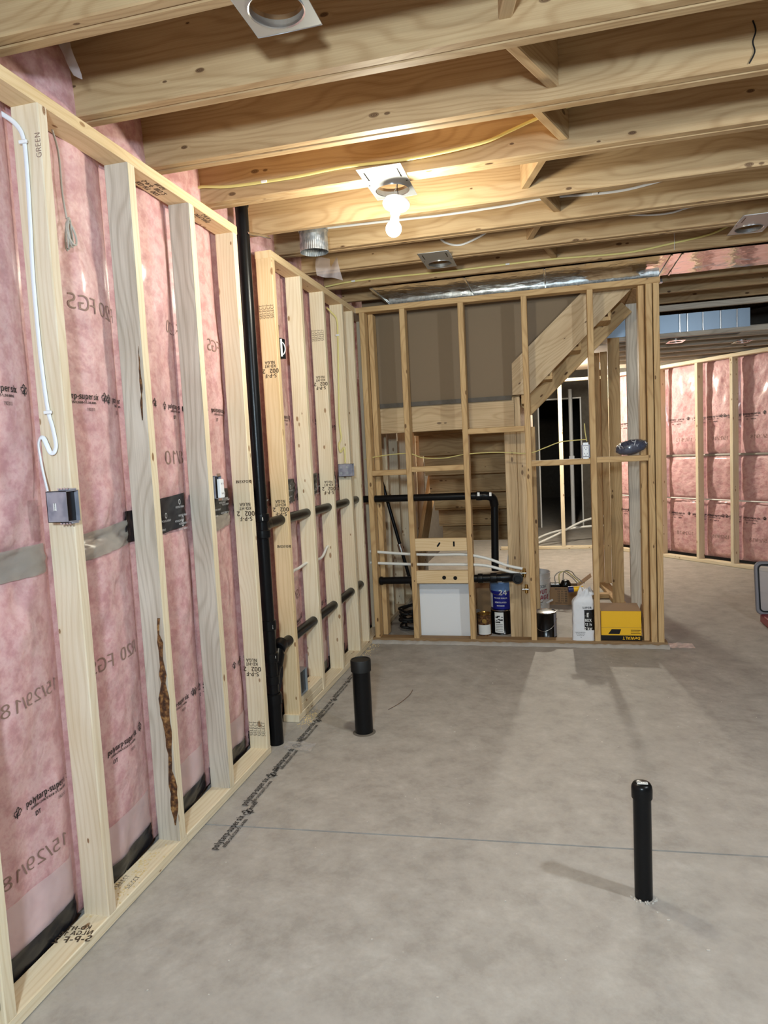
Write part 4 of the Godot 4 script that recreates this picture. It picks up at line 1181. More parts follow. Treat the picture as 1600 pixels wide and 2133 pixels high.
# ------------------------------------------------------------------ sheet metal
func build_ducts() -> void:
	# steel sheet panning the joist bay above the partition
	var t := thing("joist_pan", "shiny sheet metal panel closing the joist bay above the back partition", "duct", Vector3(0.2, JH, -4.5))
	var mb := MB.new()
	mb.grid(func(s, q): return Vector3(4.4 * s, -0.004 + 0.0025 * nz.get_noise_2d(s * 22.0, q * 3.0), -0.53 * q), 160, 14, Vector2(8.8, 1.06), -1.0)
	mb.grid(func(s, q): return Vector3(4.4 * s, -0.001, -0.53 * q), 2, 2)
	put(t, "sheet", mb.commit(), M.sheet_metal)
	var fl := MB.new()
	fl.grid(func(s, q): return Vector3(1.86 * s, -0.003 - 0.047 * q, -0.531 + 0.006 * sin(q * 3.0) + 0.0016 * nz.get_noise_2d(s * 40.0, q * 4.0)), 80, 4, Vector2(6, 0.2), -1.0)
	put(t, "flange", fl.commit(), M.galvanized)
	for x in [0.62, 1.12, 1.86, 1.92, 2.7]:
		put(t, "seam", box_mesh(Vector3(0.012, 0.006, 0.53), 0.002), M.sheet_metal, Vector3(x, -0.008, -0.265))
	put(t, "drive_strip", box_mesh(Vector3(0.018, 0.008, 0.53), 0.002), M.bright_steel, Vector3(0.0, -0.008, -0.265))
	# round take-off
	var e := thing("round_duct", "round galvanized duct elbow opening downward near the left wall", "duct", Vector3(0.195, 2.43, -3.41))
	var cm := MB.new()
	cm.grid(func(s, q):
		var a: float = TAU * s
		var r: float = 0.071 + (0.0014 * sin(a * 44.0) if q < 0.5 else 0.0)
		return Vector3(cos(a) * r, 0.105 * q, sin(a) * r), 176, 6, Vector2(1, 0.2), 1.0)
	put(e, "collar", cm.commit(), M.galvanized)
	put(e, "bead", lathe_mesh([Vector2(0.071, 0.100), Vector2(0.0765, 0.104), Vector2(0.0765, 0.110), Vector2(0.071, 0.114)], 40), M.galvanized)
	var ring := [Vector3(0, 0.10, 0), Vector3(-0.008, 0.15, 0), Vector3(-0.05, 0.19, 0), Vector3(-0.11, 0.2, 0)]
	var tb := MB.new(); tb.tube(smooth(ring, 3), 0.073, 26, 1.0, Vector3(0, 0, 1), false)
	put(e, "elbow", tb.commit(), M.galvanized)
	var tb2 := MB.new(); tb2.tube([Vector3(-0.10, 0.2, 0), Vector3(-0.40, 0.2, 0)], 0.068, 26, 1.0, Vector3(0, 0, 1), false)
	put(e, "duct_run", tb2.commit(), M.galvanized)
	for x in [-0.115, -0.17, -0.28]:
		put(e, "bead", lathe_mesh([Vector2(0.07, -0.005), Vector2(0.0765, -0.002), Vector2(0.0765, 0.002), Vector2(0.07, 0.005)], 30, Vector3(x, 0.2, 0), Basis(Vector3(0, 0, 1), PI / 2)), M.galvanized)
	# supply duct inside the hall bulkhead
	var d := thing("supply_duct", "galvanized rectangular supply duct framed in above the hall", "duct", Vector3(1.6, 2.285, -6.33))
	var m := MB.new(); m.box(Vector3(0, 0.0, -0.4), Vector3(1.34, 0.155, 0.0)); put(d, "duct_body", m.commit(), M.duct_steel)
	for x in [0.80, 0.86, 0.98, 1.115, 1.24]:
		put(d, "seam", box_mesh(Vector3(0.012, 0.155, 0.012), 0.003), M.bright_steel, Vector3(x, 0.0775, 0.004))
	# square rough-in plates for recessed lights
	var info := [["square steel rough-in plate with round hole at the top edge, nearest the camera", Vector3(0.718, JH - 0.002, -1.60)], ["square steel rough-in plate above the lit bulb", Vector3(0.723, JH - 0.002, -2.83)], ["square steel rough-in plate hanging beyond the lit bulb, before the back partition", Vector3(0.726, JH - 0.002, -4.04)], ["square steel rough-in plate high at the right edge near drilled joists", Vector3(2.385, JH - 0.002, -4.06)]]
	for k in info:
		var pth := thing("light_plate", k[0], "mounting plate", k[1], "rough-in plates for recessed lights")
		put(pth, "plate", ring_plate(0.176, 0.34, 0.067, Vector2(0, -0.08)), M.plate_steel)
		for s in [-1.0, 1.0]:
			put(pth, "slot", box_mesh(Vector3(0.006, 0.0016, 0.085), 0.0005), M.gloss_black, Vector3(s * 0.066, -0.0006, 0.09))
			put(pth, "nail_hole", lathe_mesh([Vector2(0, -0.0012), Vector2(0.004, -0.0012), Vector2(0.004, 0.001)], 12, Vector3(s * 0.078, 0, 0.0)), M.gloss_black)
		put(pth, "hole_rim", lathe_mesh([Vector2(0.067, 0.03), Vector2(0.067, -0.001), Vector2(0.0705, -0.003), Vector2(0.0705, 0.0)], 40, Vector3(0, 0, -0.08)), M.bright_steel)

# ------------------------------------------------------------------ wiring
func cable(called: String, label: String, pts: Array, r: float, m: Material, staples := [], flat := 0.6, up := Vector3.UP) -> Node3D:
	var c: Vector3 = pts[pts.size() / 2]
	var t := thing(called, label, "cable", c)
	put(t, "sheath", tube_mesh(smooth(pts.map(func(q): return q - c)), r, 10, flat, up), m)
	for s in staples:
		put(t, "staple", box_mesh(Vector3(0.026, 0.01, 0.008), 0.002), M.white_plastic, s - c)
	return t

func build_electrical() -> void:
	var zz := -2.770
	cable("yellow_cable", "yellow cable clipped along the joist face above the lit bulb", [Vector3(-0.13, 2.45, zz + 0.004), Vector3(-0.125, 2.53, zz + 0.004), Vector3(-0.089, 2.562, zz + 0.006), Vector3(0.039, 2.549, zz), Vector3(0.192, 2.545, zz), Vector3(0.361, 2.546, zz), Vector3(0.567, 2.554, zz), Vector3(0.842, 2.542, zz + 0.01), Vector3(1.105, 2.556, zz + 0.015), Vector3(1.215, 2.583, zz + 0.015), Vector3(1.313, 2.611, zz + 0.015), Vector3(1.44, 2.638, zz + 0.015), Vector3(1.60, 2.66, zz + 0.005)], 0.0062, M.yellow_cable, [Vector3(0.21, 2.545, zz + 0.003)], 0.55, Vector3(0, 0, 1))
	zz = -3.584
	cable("white_cable", "white cable running along the joist behind the lit bulb to the bridging", [Vector3(0.2, 2.60, zz), Vector3(0.651, 2.59, zz), Vector3(0.85, 2.586, zz), Vector3(1.139, 2.59, zz), Vector3(1.28, 2.594, zz + 0.01), Vector3(1.406, 2.596, zz + 0.01), Vector3(1.574, 2.589, zz), Vector3(1.727, 2.59, zz), Vector3(1.9, 2.61, zz + 0.01)], 0.0062, M.white_cable, [Vector3(1.574, 2.589, zz + 0.004)], 0.55, Vector3(0, 0, 1))
	zz = -3.99
	cable("white_cable", "short white cable sagging under the joist left of the bridging", [Vector3(0.75, 2.60, zz), Vector3(0.785, 2.567, zz), Vector3(0.866, 2.546, zz), Vector3(0.976, 2.578, zz), Vector3(1.05, 2.62, zz)], 0.006, M.white_cable, [], 0.55, Vector3(0, 0, 1))
	cable("white_cable", "thin white cable sagging between joists toward the right edge", [Vector3(1.72, 2.61, zz), Vector3(1.781, 2.592, zz), Vector3(1.889, 2.578, zz), Vector3(1.984, 2.578, zz), Vector3(2.078, 2.595, zz), Vector3(2.25, 2.60, zz)], 0.005, M.white_cable, [Vector3(2.078, 2.597, zz + 0.004)], 0.55, Vector3(0, 0, 1))
	zz = -4.434
	cable("yellow_cable", "long yellow cable along the last joist before the sheet metal panel", [Vector3(-0.08, 2.505, zz + 0.03), Vector3(0.02, 2.52, zz + 0.01), Vector3(0.105, 2.527, zz), Vector3(0.315, 2.528, zz), Vector3(0.781, 2.522, zz), Vector3(1.338, 2.524, zz), Vector3(1.781, 2.511, zz), Vector3(2.047, 2.535, zz), Vector3(2.254, 2.562, zz), Vector3(2.36, 2.60, zz)], 0.0058, M.yellow_cable, [Vector3(0.105, 2.527, zz + 0.003), Vector3(1.1, 2.523, zz + 0.003)], 0.55, Vector3(0, 0, 1))
	cable("grey_cable", "pale cables passing through a drilled joist by the right edge", [Vector3(2.27, 2.60, -4.41), Vector3(2.30, 2.60, -4.3), Vector3(2.36, 2.62, -4.12), Vector3(2.5, 2.66, -4.05)], 0.006, M.grey_cable)
	cable("hanging_string", "thin pale string hanging from a joist before the sheet metal panel", [Vector3(2.06, 2.60, -4.43), Vector3(2.062, 2.55, -4.43), Vector3(2.06, 2.496, -4.43)], 0.002, M.white_cable)
	# left wall
	zz = -1.691
	cable("white_cable", "white cable stapled down the near stud with a loop above the steel box", [Vector3(-0.20, 2.44, zz), Vector3(-0.11, 2.385, zz), Vector3(-0.067, 2.349, zz), Vector3(-0.048, 2.306, zz), Vector3(-0.047, 2.216, zz), Vector3(-0.051, 2.101, zz), Vector3(-0.058, 1.959, zz), Vector3(-0.059, 1.827, zz), Vector3(-0.057, 1.694, zz), Vector3(-0.05, 1.572, zz), Vector3(-0.039, 1.517, zz), Vector3(-0.033, 1.469, zz), Vector3(-0.038, 1.447, zz + 0.003), Vector3(-0.049, 1.446, zz + 0.005), Vector3(-0.056, 1.464, zz + 0.007), Vector3(-0.066, 1.487, zz + 0.007), Vector3(-0.077, 1.489, zz + 0.007), Vector3(-0.085, 1.472, zz + 0.007), Vector3(-0.083, 1.438, zz + 0.008), Vector3(-0.074, 1.389, zz + 0.012), Vector3(-0.058, 1.335, zz + 0.02)], 0.0068, M.white_cable, [Vector3(-0.047, 2.30, zz + 0.005), Vector3(-0.046, 1.56, zz + 0.005)], 0.5, Vector3(0, 0, 1))
	var cp := [Vector3(-0.072, 2.405, -1.842), Vector3(-0.072, 2.342, -1.862), Vector3(-0.068, 2.229, -1.858), Vector3(-0.062, 2.15, -1.861)]
	var coil := cable("grey_cable", "thin grey cable hanging in the bay with its end coiled up", cp, 0.0032, M.grey_cable, [], 1.0)
	for i in 4:
		var pts := []
		for k in 17:
			var a := TAU * k / 16.0
			pts.append(Vector3(-0.062 + 0.008 * sin(a + i) + 0.004 * i, 2.105 + sin(a) * (0.047 - 0.004 * i), -1.861 + cos(a) * (0.011 + 0.003 * i)) - coil.position)
		put(coil, "coil_turn", tube_mesh(pts, 0.0032, 7), M.grey_cable)
	cable("yellow_cable", "yellow cable stapled down the fourth stud of the far frame into a steel box", [Vector3(-0.10, 2.385, -4.47), Vector3(-0.07, 2.35, -4.475), Vector3(-0.039, 2.303, -4.481), Vector3(-0.037, 2.193, -4.481), Vector3(-0.05, 1.877, -4.481), Vector3(-0.059, 1.62, -4.481), Vector3(-0.052, 1.52, -4.481), Vector3(-0.07, 1.47, -4.478), Vector3(-0.06, 1.42, -4.476), Vector3(-0.035, 1.45, -4.478), Vector3(-0.03, 1.40, -4.476), Vector3(-0.03, 1.345, -4.47)], 0.0055, M.yellow_cable, [Vector3(-0.038, 2.20, -4.477)], 0.5, Vector3(0, 0, 1))
	# yellow cable threading the back partition
	var zc := BZ - 0.046
	cable("yellow_cable", "yellow cable threaded through the studs of the back partition", [Vector3(0.0, 1.36, zc), Vector3(0.054, 1.371, zc), Vector3(0.2, 1.386, zc), Vector3(0.335, 1.386, zc), Vector3(0.43, 1.352, zc), Vector3(0.58, 1.342, zc), Vector3(0.72, 1.36, zc), Vector3(0.85, 1.366, zc), Vector3(1.0, 1.362, zc), Vector3(1.175, 1.348, zc), Vector3(1.28, 1.378, zc + 0.01), Vector3(1.38, 1.412, zc + 0.015), Vector3(1.47, 1.42, zc + 0.015), Vector3(1.558, 1.422, zc + 0.02)], 0.0062, M.yellow_cable, [], 0.6)
	cable("yellow_cable", "short yellow cable dropping into the white outlet on the partition", [Vector3(1.55, 1.53, zc + 0.02), Vector3(1.553, 1.47, zc + 0.02), Vector3(1.562, 1.41, zc + 0.02)], 0.0065, M.yellow_cable)
	# steel device box on the near stud
	var b := thing("device_box", "steel electrical box with paper label on the near stud", "electrical box", Vector3(-0.009, 1.292, -1.669), "electrical boxes")
	open_box(b, Vector3(0.066, 0.088, 0.052), "x", M.box_steel)
	put(b, "paper_label", box_mesh(Vector3(0.009, 0.021, 0.001), 0.0002), M.paper_white, Vector3(-0.006, 0.0, 0.0268))
	ink(b, "printed_text", [["IBERVILLE", 0.0035, 0, 0]], Vector3(-0.006, 0.0, 0.0276), Vector3.DOWN, Vector3.RIGHT, M.ink_black)
	for s in [-1.0, 1.0]:
		put(b, "mounting_ear", box_mesh(Vector3(0.04, 0.006, 0.03), 0.002), M.box_steel, Vector3(0.012, s * 0.047, -0.008))
		for k in 4: put(b, "screw", lathe_mesh([Vector2(0, 0), Vector2(0.0034, 0), Vector2(0.003, 0.0018), Vector2(0, 0.002)], 10, Vector3(-0.004 + 0.01 * k, s * 0.05, 0.008), Basis(Vector3.RIGHT, PI / 2)), M.bright_steel)
	# receptacle on the fourth stud
	var r := thing("receptacle", "white duplex receptacle in a steel box on the far side of the greyed stud", "outlet", Vector3(-0.02, 1.292, -2.577), "electrical outlets")
	open_box(r, Vector3(0.05, 0.094, 0.056), "x", M.box_steel)
	put(r, "device_face", box_mesh(Vector3(0.016, 0.078, 0.034), 0.003), M.white_plastic, Vector3(0.032, -0.006, -0.004))
	for s in [-1.0, 1.0]:
		put(r, "mounting_strap", box_mesh(Vector3(0.002, 0.012, 0.03), 0.0006), M.bright_steel, Vector3(0.026, s * 0.05, -0.004))
		for q in [-0.006, 0.006]:
			put(r, "plug_slot", box_mesh(Vector3(0.001, 0.007, 0.002), 0.0002), M.gloss_black, Vector3(0.0404, s * 0.02 - 0.006, q - 0.004))
	# black switch box on the far frame
	var w := thing("switch_box", "dark open box with a white wire loop high on the far frame", "electrical box", Vector3(-0.022, 1.963, -3.39), "electrical boxes")
	open_box(w, Vector3(0.05, 0.1, 0.056), "x", M.black_rubber)
	put(w, "side_plate", box_mesh(Vector3(0.01, 0.09, 0.004), 0.001), M.white_plastic, Vector3(0.026, 0.0, 0.028))
	put(w, "wire_loop", tube_mesh(smooth([Vector3(-0.01, 0.03, 0.01), Vector3(0.022, 0.03, 0.0), Vector3(0.03, 0.0, -0.012), Vector3(0.022, -0.03, 0.0), Vector3(-0.01, -0.025, 0.008)]), 0.003, 8), M.white_cable)
	# square box at the end of the yellow cable
	var q := thing("junction_box", "square steel junction box on the far frame below the yellow cable", "electrical box", Vector3(-0.025, 1.297, -4.468), "electrical boxes")
	open_box(q, Vector3(0.1, 0.085, 0.038), "x", M.box_steel)
	for k in [[-0.03, 0.02], [-0.03, -0.02], [0.012, 0.02], [0.012, -0.02]]:
		put(q, "knockout", lathe_mesh([Vector2(0, 0), Vector2(0.009, 0), Vector2(0.0085, 0.0012), Vector2(0, 0.0012)], 16, Vector3(k[0], k[1], 0.019), Basis(Vector3.RIGHT, PI / 2)), M.plate_steel)
	# low open box between the first far studs
	var lo := thing("outlet_box", "open steel outlet box low on the far frame above stacked offcuts", "electrical box", Vector3(-0.03, 0.19, -3.405), "electrical boxes")
	open_box(lo, Vector3(0.06, 0.13, 0.1), "x", M.plate_steel)
	put(lo, "cable_clamp", box_mesh(Vector3(0.03, 0.012, 0.03), 0.003), M.bright_steel, Vector3(-0.01, 0.05, 0.0))
	# white tube looping behind the far frame
	var wt := thing("stub_tube", "white tube looping between the insulation and the far frame", "tube", Vector3(-0.06, 0.78, -3.55))
	put(wt, "tube", tube_mesh(smooth([Vector3(0.0, -0.09, 0.15), Vector3(0.0, -0.04, 0.12), Vector3(0.005, 0.0, 0.07), Vector3(0.0, 0.0, -0.02), Vector3(0.0, 0.01, -0.2), Vector3(0.005, 0.0, -0.4), Vector3(0.0, 0.05, -0.55), Vector3(0.0, 0.02, -0.7)]), 0.008, 10), M.pex)
	# outlet on the back partition
	var ou := thing("receptacle", "white duplex outlet beside the fifth stud of the back partition", "outlet", Vector3(1.553, 1.344, BZ - 0.02), "electrical outlets")
	put(ou, "box_body", box_mesh(Vector3(0.056, 0.09, 0.05), 0.003), M.box_steel, Vector3(0, 0, -0.012))
	put(ou, "device_face", box_mesh(Vector3(0.04, 0.072, 0.014), 0.004), M.white_plastic, Vector3(0, 0, 0.022))
	for s in [-1.0, 1.0]:
		put(ou, "mounting_strap", box_mesh(Vector3(0.036, 0.018, 0.002), 0.0006), M.white_plastic, Vector3(0, s * 0.049, 0.017))
		put(ou, "mounting_screw", lathe_mesh([Vector2(0, 0), Vector2(0.004, 0), Vector2(0.004, 0.002), Vector2(0, 0.0022)], 12, Vector3(0, s * 0.049, 0.018), Basis(Vector3.RIGHT, PI / 2)), M.plate_steel)
		for k in [-0.008, 0.008]:
			put(ou, "plug_slot", box_mesh(Vector3(0.003, 0.009, 0.001), 0.0002), M.gloss_black, Vector3(k, s * 0.019 + 0.003, 0.0293))
		put(ou, "plug_slot", box_mesh(Vector3(0.005, 0.005, 0.001), 0.0002), M.gloss_black, Vector3(0, s * 0.019 - 0.008, 0.0293))

# box of thin steel open towards +x
func open_box(parent: Node3D, s: Vector3, _axis: String, m: Material) -> void:
	var t := 0.002
	var h := s * 0.5
	var mb := MB.new()
	mb.box(Vector3(-h.x, -h.y, -h.z), Vector3(-h.x + t, h.y, h.z))
	mb.box(Vector3(-h.x, h.y - t, -h.z), Vector3(h.x, h.y, h.z))
	mb.box(Vector3(-h.x, -h.y, -h.z), Vector3(h.x, -h.y + t, h.z))
	mb.box(Vector3(-h.x, -h.y, -h.z), Vector3(h.x, h.y, -h.z + t))
	mb.box(Vector3(-h.x, -h.y, h.z - t), Vector3(h.x, h.y, h.z))
	put(parent, "box_body", mb.commit(), m)
	var d := MB.new()
	d.box(Vector3(-h.x + t, -h.y + t, -h.z + t), Vector3(h.x - 0.012, h.y - t, h.z - t))
	put(parent, "box_interior", d.commit(), M.gloss_black)

# ------------------------------------------------------------------ things stored behind the partition
func can(t: Node3D, r: float, h: float, side: Material, lid: Material) -> void:
	put(t, "can_body", lathe_mesh([Vector2(0, 0.002), Vector2(r - 0.003, 0.002), Vector2(r, 0.0), Vector2(r, 0.005), Vector2(r - 0.002, 0.007), Vector2(r - 0.002, h - 0.007), Vector2(r, h - 0.005), Vector2(r, h), Vector2(r - 0.004, h)], 32), side)
	put(t, "lid", lathe_mesh([Vector2(r + 0.0008, h - 0.006), Vector2(r + 0.0015, h + 0.001), Vector2(r - 0.005, h + 0.002), Vector2(r - 0.009, h - 0.005), Vector2(r - 0.016, h - 0.002), Vector2(0, h - 0.003)], 32), lid)

# patch of a cylinder's side used for printed labels
func wrap_patch(r: float, y0: float, y1: float, a0: float, a1: float) -> ArrayMesh:
	var mb := MB.new()
	mb.grid(func(s, t):
		var a := lerpf(a0, a1, s)
		return Vector3(sin(a) * r, lerpf(y0, y1, t), cos(a) * r), 20, 1)
	return mb.commit()

func wrap_text(t: Node3D, rows: Array, r: float, m: Material) -> void:
	var mb := MB.new()
	for k in rows:  # text, height, angle, y
		letters(mb, k[0], k[1], func(x, y): return Vector3(sin(k[2] + x / r) * r, k[3] + y, cos(k[2] + x / r) * r), Vector3(0, 0, 1), true)
	put(t, "printed_text", mb.commit(), m)

func bail(t: Node3D, r: float, y: float, drop: float, turn: float) -> void:
	var pts := []
	for k in 15:
		var a := PI * k / 14.0
		pts.append(Vector3(cos(a) * (r + 0.003), y - sin(a) * drop, sin(a) * (r + 0.012)).rotated(Vector3.UP, turn))
	put(t, "handle", tube_mesh(pts, 0.0018, 6), M.bright_steel)

func build_storage() -> void:
	var wb := thing("foam_sheet", "white board sheet standing behind the second bay of the partition", "sheet", Vector3(0.533, 0.0, -4.945))
	put(wb, "board", box_mesh(Vector3(0.375, 0.43, 0.012), 0.002), M.white_board, Vector3(0, 0.215, 0))
	# black paint can behind the fifth bay
	var c1 := thing("paint_can", "black paint can with steel lid beside the white paper bag", "paint can", Vector3(1.252, 0.0, -5.08), "paint cans")
	can(c1, 0.078, 0.19, M.gloss_black, M.bright_steel)
	put(c1, "label_strip", wrap_patch(0.0772, 0.01, 0.18, 0.85, 1.5), M.tool_grey)
	bail(c1, 0.078, 0.14, 0.08, -0.2)
	# stacked cans left of the plank
	var c2 := thing("paint_can", "paint can with white label under the blue pail", "paint can", Vector3(0.925, 0.0, -5.18), "paint cans")
	can(c2, 0.082, 0.185, M.gloss_black, M.bright_steel)
	put(c2, "label", wrap_patch(0.0815, 0.015, 0.17, -0.6, 0.25), M.paper_white)
	var bl := MB.new()
	for k in 9:
		var a := rng.randf_range(-0.45, 0.1)
		var y := rng.randf_range(0.09, 0.15)
		var s := rng.randf_range(0.006, 0.014)
		bl.grid(func(u, v): return Vector3(sin(a + (u - 0.5) * s * 24.0) * 0.0822, y + (v - 0.5) * s * (0.6 + 0.4 * u), cos(a + (u - 0.5) * s * 24.0) * 0.0822), 3, 1)
	for k in 5:
		bl.grid(func(u, v): return Vector3(sin(lerpf(-0.5, 0.15, u)) * 0.0822, 0.075 - 0.012 * k + v * 0.003, cos(lerpf(-0.5, 0.15, u)) * 0.0822), 4, 1)
	put(c2, "label_print", bl.commit(), M.ink_black)
	var c4 := thing("paint_can", "small wood-stain can with a spiral label next to the plank", "paint can", Vector3(0.80, 0.0, -5.10), "paint cans")
	can(c4, 0.052, 0.165, M.bark, M.brass)
	put(c4, "label", wrap_patch(0.0515, 0.012, 0.085, -0.9, 1.2), M.paper_white)
	put(c4, "label_disc", lathe_mesh([Vector2(0, 0), Vector2(0.017, 0), Vector2(0.017, 0.001), Vector2(0, 0.001)], 20, Vector3(0.006, 0.115, 0.0515), Basis(Vector3.RIGHT, PI / 2)), M.brass)
	var c5 := thing("paint_can", "dark can at the foot of the third stud", "paint can", Vector3(0.715, 0.0, -5.2), "paint cans")
	can(c5, 0.05, 0.16, M.gloss_black, M.plate_steel)
	# blue pail
	var bp := thing("blue_pail", "blue plastic pail with lid stacked on a paint can", "pail", Vector3(0.935, 0.19, -5.19))
	put(bp, "pail_body", lathe_mesh([Vector2(0, 0.0), Vector2(0.083, 0.0), Vector2(0.086, 0.004), Vector2(0.09, 0.14)], 36), M.pail_blue)
	put(bp, "pail_collar", lathe_mesh([Vector2(0.09, 0.14), Vector2(0.0915, 0.195), Vector2(0.094, 0.197), Vector2(0.094, 0.205), Vector2(0.0915, 0.207)], 36), M.pail_pale_blue)
	put(bp, "lid", lathe_mesh([Vector2(0.0915, 0.207), Vector2(0.096, 0.209), Vector2(0.096, 0.22), Vector2(0.09, 0.222), Vector2(0.088, 0.217), Vector2(0, 0.217)], 36), M.plate_steel)
	bail(bp, 0.092, 0.185, 0.07, -0.3)
	put(bp, "side_label", wrap_patch(0.0897, 0.012, 0.12, -1.35, -0.85), M.paper_white)
	wrap_text(bp, [["PRIMER SEALER", 0.01, -0.1, 0.088], ["VENTILATED", 0.011, -0.1, 0.055], ["INTERIOR", 0.009, -0.1, 0.03], ["24", 0.04, 0.1, 0.13]], 0.0915, M.paper_white)
	# white pail
	var wp := thing("white_pail", "white all-purpose pail behind the black paint can", "pail", Vector3(1.135, 0.0, -5.70))
	put(wp, "pail_body", lathe_mesh([Vector2(0, 0.0), Vector2(0.132, 0.0), Vector2(0.136, 0.005), Vector2(0.147, 0.28), Vector2(0.153, 0.283), Vector2(0.153, 0.289), Vector2(0.148, 0.292), Vector2(0.149, 0.315), Vector2(0.155, 0.318), Vector2(0.155, 0.324), Vector2(0.149, 0.327), Vector2(0.15, 0.36), Vector2(0.154, 0.366), Vector2(0.15, 0.372), Vector2(0.145, 0.368), Vector2(0.13, 0.02)], 40), M.pail_white)
	wrap_text(wp, [["TOUT", 0.036, 0.55, 0.225], ["USAGE", 0.036, 0.6, 0.178]], 0.1475, M.ink_red)
	wrap_text(wp, [["CGC", 0.02, 0.38, 0.268], ["CGC", 0.02, 0.75, 0.268], ["COMPOUND", 0.009, 0.4, 0.14], ["JOINT  17L", 0.009, 0.4, 0.12], ["20 kg", 0.014, 0.55, 0.06]], 0.1478, M.ink_black)
	bail(wp, 0.15, 0.29, 0.16, 0.1)
	put(wp, "grip", tube_mesh([Vector3(0.115, 0.135, 0.125), Vector3(0.165, 0.155, 0.09)], 0.008, 10), M.white_plastic)
	# cardboard carton with scrap wire
	var cb := thing("carton", "open cardboard carton with printed table beside the white pail", "carton", Vector3(1.39, 0.0, -6.2))
	var m := MB.new()
	m.box(Vector3(-0.135, 0, -0.09), Vector3(0.135, 0.155, -0.086)); m.box(Vector3(-0.135, 0, 0.086), Vector3(0.135, 0.155, 0.09))
	m.box(Vector3(-0.135, 0, -0.086), Vector3(-0.131, 0.155, 0.086)); m.box(Vector3(0.131, 0, -0.086), Vector3(0.135, 0.155, 0.086)); m.box(Vector3(-0.131, 0, -0.086), Vector3(0.131, 0.004, 0.086))
	put(cb, "carton_body", m.commit(), M.cardboard)
	var fp := put(cb, "flap", box_mesh(Vector3(0.15, 0.003, 0.17), 0.001), M.cardboard, Vector3(0.18, 0.20, 0.0)); fp.rotation_degrees.z = 38
	var rows := []
	for k in 5: rows.append(["12  11  06", 0.014, 0.01, 0.04 - 0.021 * k])
	rows.append(["MODELE NO.", 0.012, 0.0, 0.062]); rows.append(["TERMINAL PANEL", 0.009, 0.0, -0.062])
	ink(cb, "printed_text", rows, Vector3(-0.02, 0.078, 0.0906), Vector3.RIGHT, Vector3.UP, M.ink_black)
	var sw := thing("scrap_wire", "tangle of loose cable and black parts in the open carton", "cable", Vector3(1.38, 0.15, -6.2))
	put(sw, "black_part", lathe_mesh([Vector2(0, 0), Vector2(0.045, 0.0), Vector2(0.05, 0.02), Vector2(0.032, 0.055), Vector2(0.0, 0.06)], 7, Vector3(0.03, 0.0, 0.02)), M.gloss_black)
	put(sw, "black_part", box_mesh(Vector3(0.1, 0.05, 0.08), 0.01), M.gloss_black, Vector3(-0.06, 0.0, 0.0))
	for i in 3:
		put(sw, "wire", tube_mesh(smooth([Vector3(-0.05 + 0.03 * i, 0.01, 0), Vector3(-0.06 + 0.04 * i, 0.09 + 0.02 * i, 0.02), Vector3(0.0 + 0.04 * i, 0.13, 0), Vector3(0.08 + 0.02 * i, 0.08, -0.02), Vector3(0.13 + 0.03 * i, 0.03, 0.03)]), 0.0045, 7), M.yellow_cable if i == 1 else M.grey_cable)
	var wl := thing("brown_carton", "brown carton in shadow behind the stacked cans", "carton", Vector3(0.80, 0.0, -5.42))
	put(wl, "carton_body", box_mesh(Vector3(0.26, 0.31, 0.2), 0.003), M.cardboard, Vector3(0, 0.155, 0))
	var dr := thing("paper_sheet", "pale curled sheet standing behind the drain pipes", "sheet", Vector3(1.0, 0.44, -5.34))
	var sh := MB.new()
	sh.grid(func(s, t): return Vector3(-0.05 + 0.13 * s + 0.03 * t, 0.20 * t - 0.02 * s, 0.02 * sin(s * 2.0) - 0.03 * t), 6, 6)
	put(dr, "sheet", sh.commit(), M.paper_white)
	dr.position.y = 0.40
	# white paper bag on the plate
	var bag := thing("paper_bag", "crumpled white paper bag standing on the bottom plate", "bag", Vector3(1.508, 0.04, -4.875))
	var shape := func(a: float, t: float, lift: float) -> Vector3:
		var hx := lerpf(0.073, 0.069, t)
		var hz := 0.042
		if t > 0.78:
			var q := (t - 0.78) / 0.22
			hx = lerpf(0.068, 0.05, smoothstep(0.0, 0.6, q)) * (1.0 - 0.3 * smoothstep(0.7, 1.0, q))
			hz = lerpf(0.042, 0.028, smoothstep(0.0, 0.5, q))
		var ca := cos(a)
		var sa := sin(a)
		var k := pow(pow(absf(ca), 5.0) + pow(absf(sa), 5.0), -0.2)
		var w := 1.0 + (0.07 + 0.5 * smoothstep(0.8, 1.0, t)) * nz.get_noise_3d(ca * 2.0, t * 5.0, sa * 2.0) + 0.03 * nz.get_noise_3d(ca * 6.0, t * 14.0, sa * 6.0)
		var cx := 0.022 * smoothstep(0.74, 1.0, t)
		var side := Vector3(ca * k * hx * w, 0, sa * k * hz * w)
		return Vector3(cx, 0.35 * t + 0.045 * smoothstep(0.85, 1.0, t) * nz.get_noise_2d(ca * 2.5, sa * 2.5), 0) + side * (1.0 + lift / 0.05)
	var bm := MB.new()
	bm.grid(func(s, t): return shape.call(TAU * s, t, 0.0), 48, 34)
	for k in 48:
		bm.tri(shape.call(TAU * k / 48.0, 0.0, 0.0), shape.call(TAU * (k + 1) / 48.0, 0.0, 0.0), Vector3.ZERO, Vector3.DOWN, Vector3.DOWN, Vector3.DOWN)
		bm.tri(shape.call(TAU * k / 48.0, 1.0, 0.0), shape.call(TAU * (k + 1) / 48.0, 1.0, 0.0), Vector3(0.02, 0.352, 0), Vector3.UP, Vector3.UP, Vector3.UP)
	put(bag, "paper", bm.commit(), M.bag_paper)
	var bb := MB.new()
	bb.grid(func(s, t): return shape.call(lerpf(1.45, 0.3, s), lerpf(0.21, 0.62, t), 0.0012), 14, 18)
	put(bag, "black_band", bb.commit(), M.gloss_black)
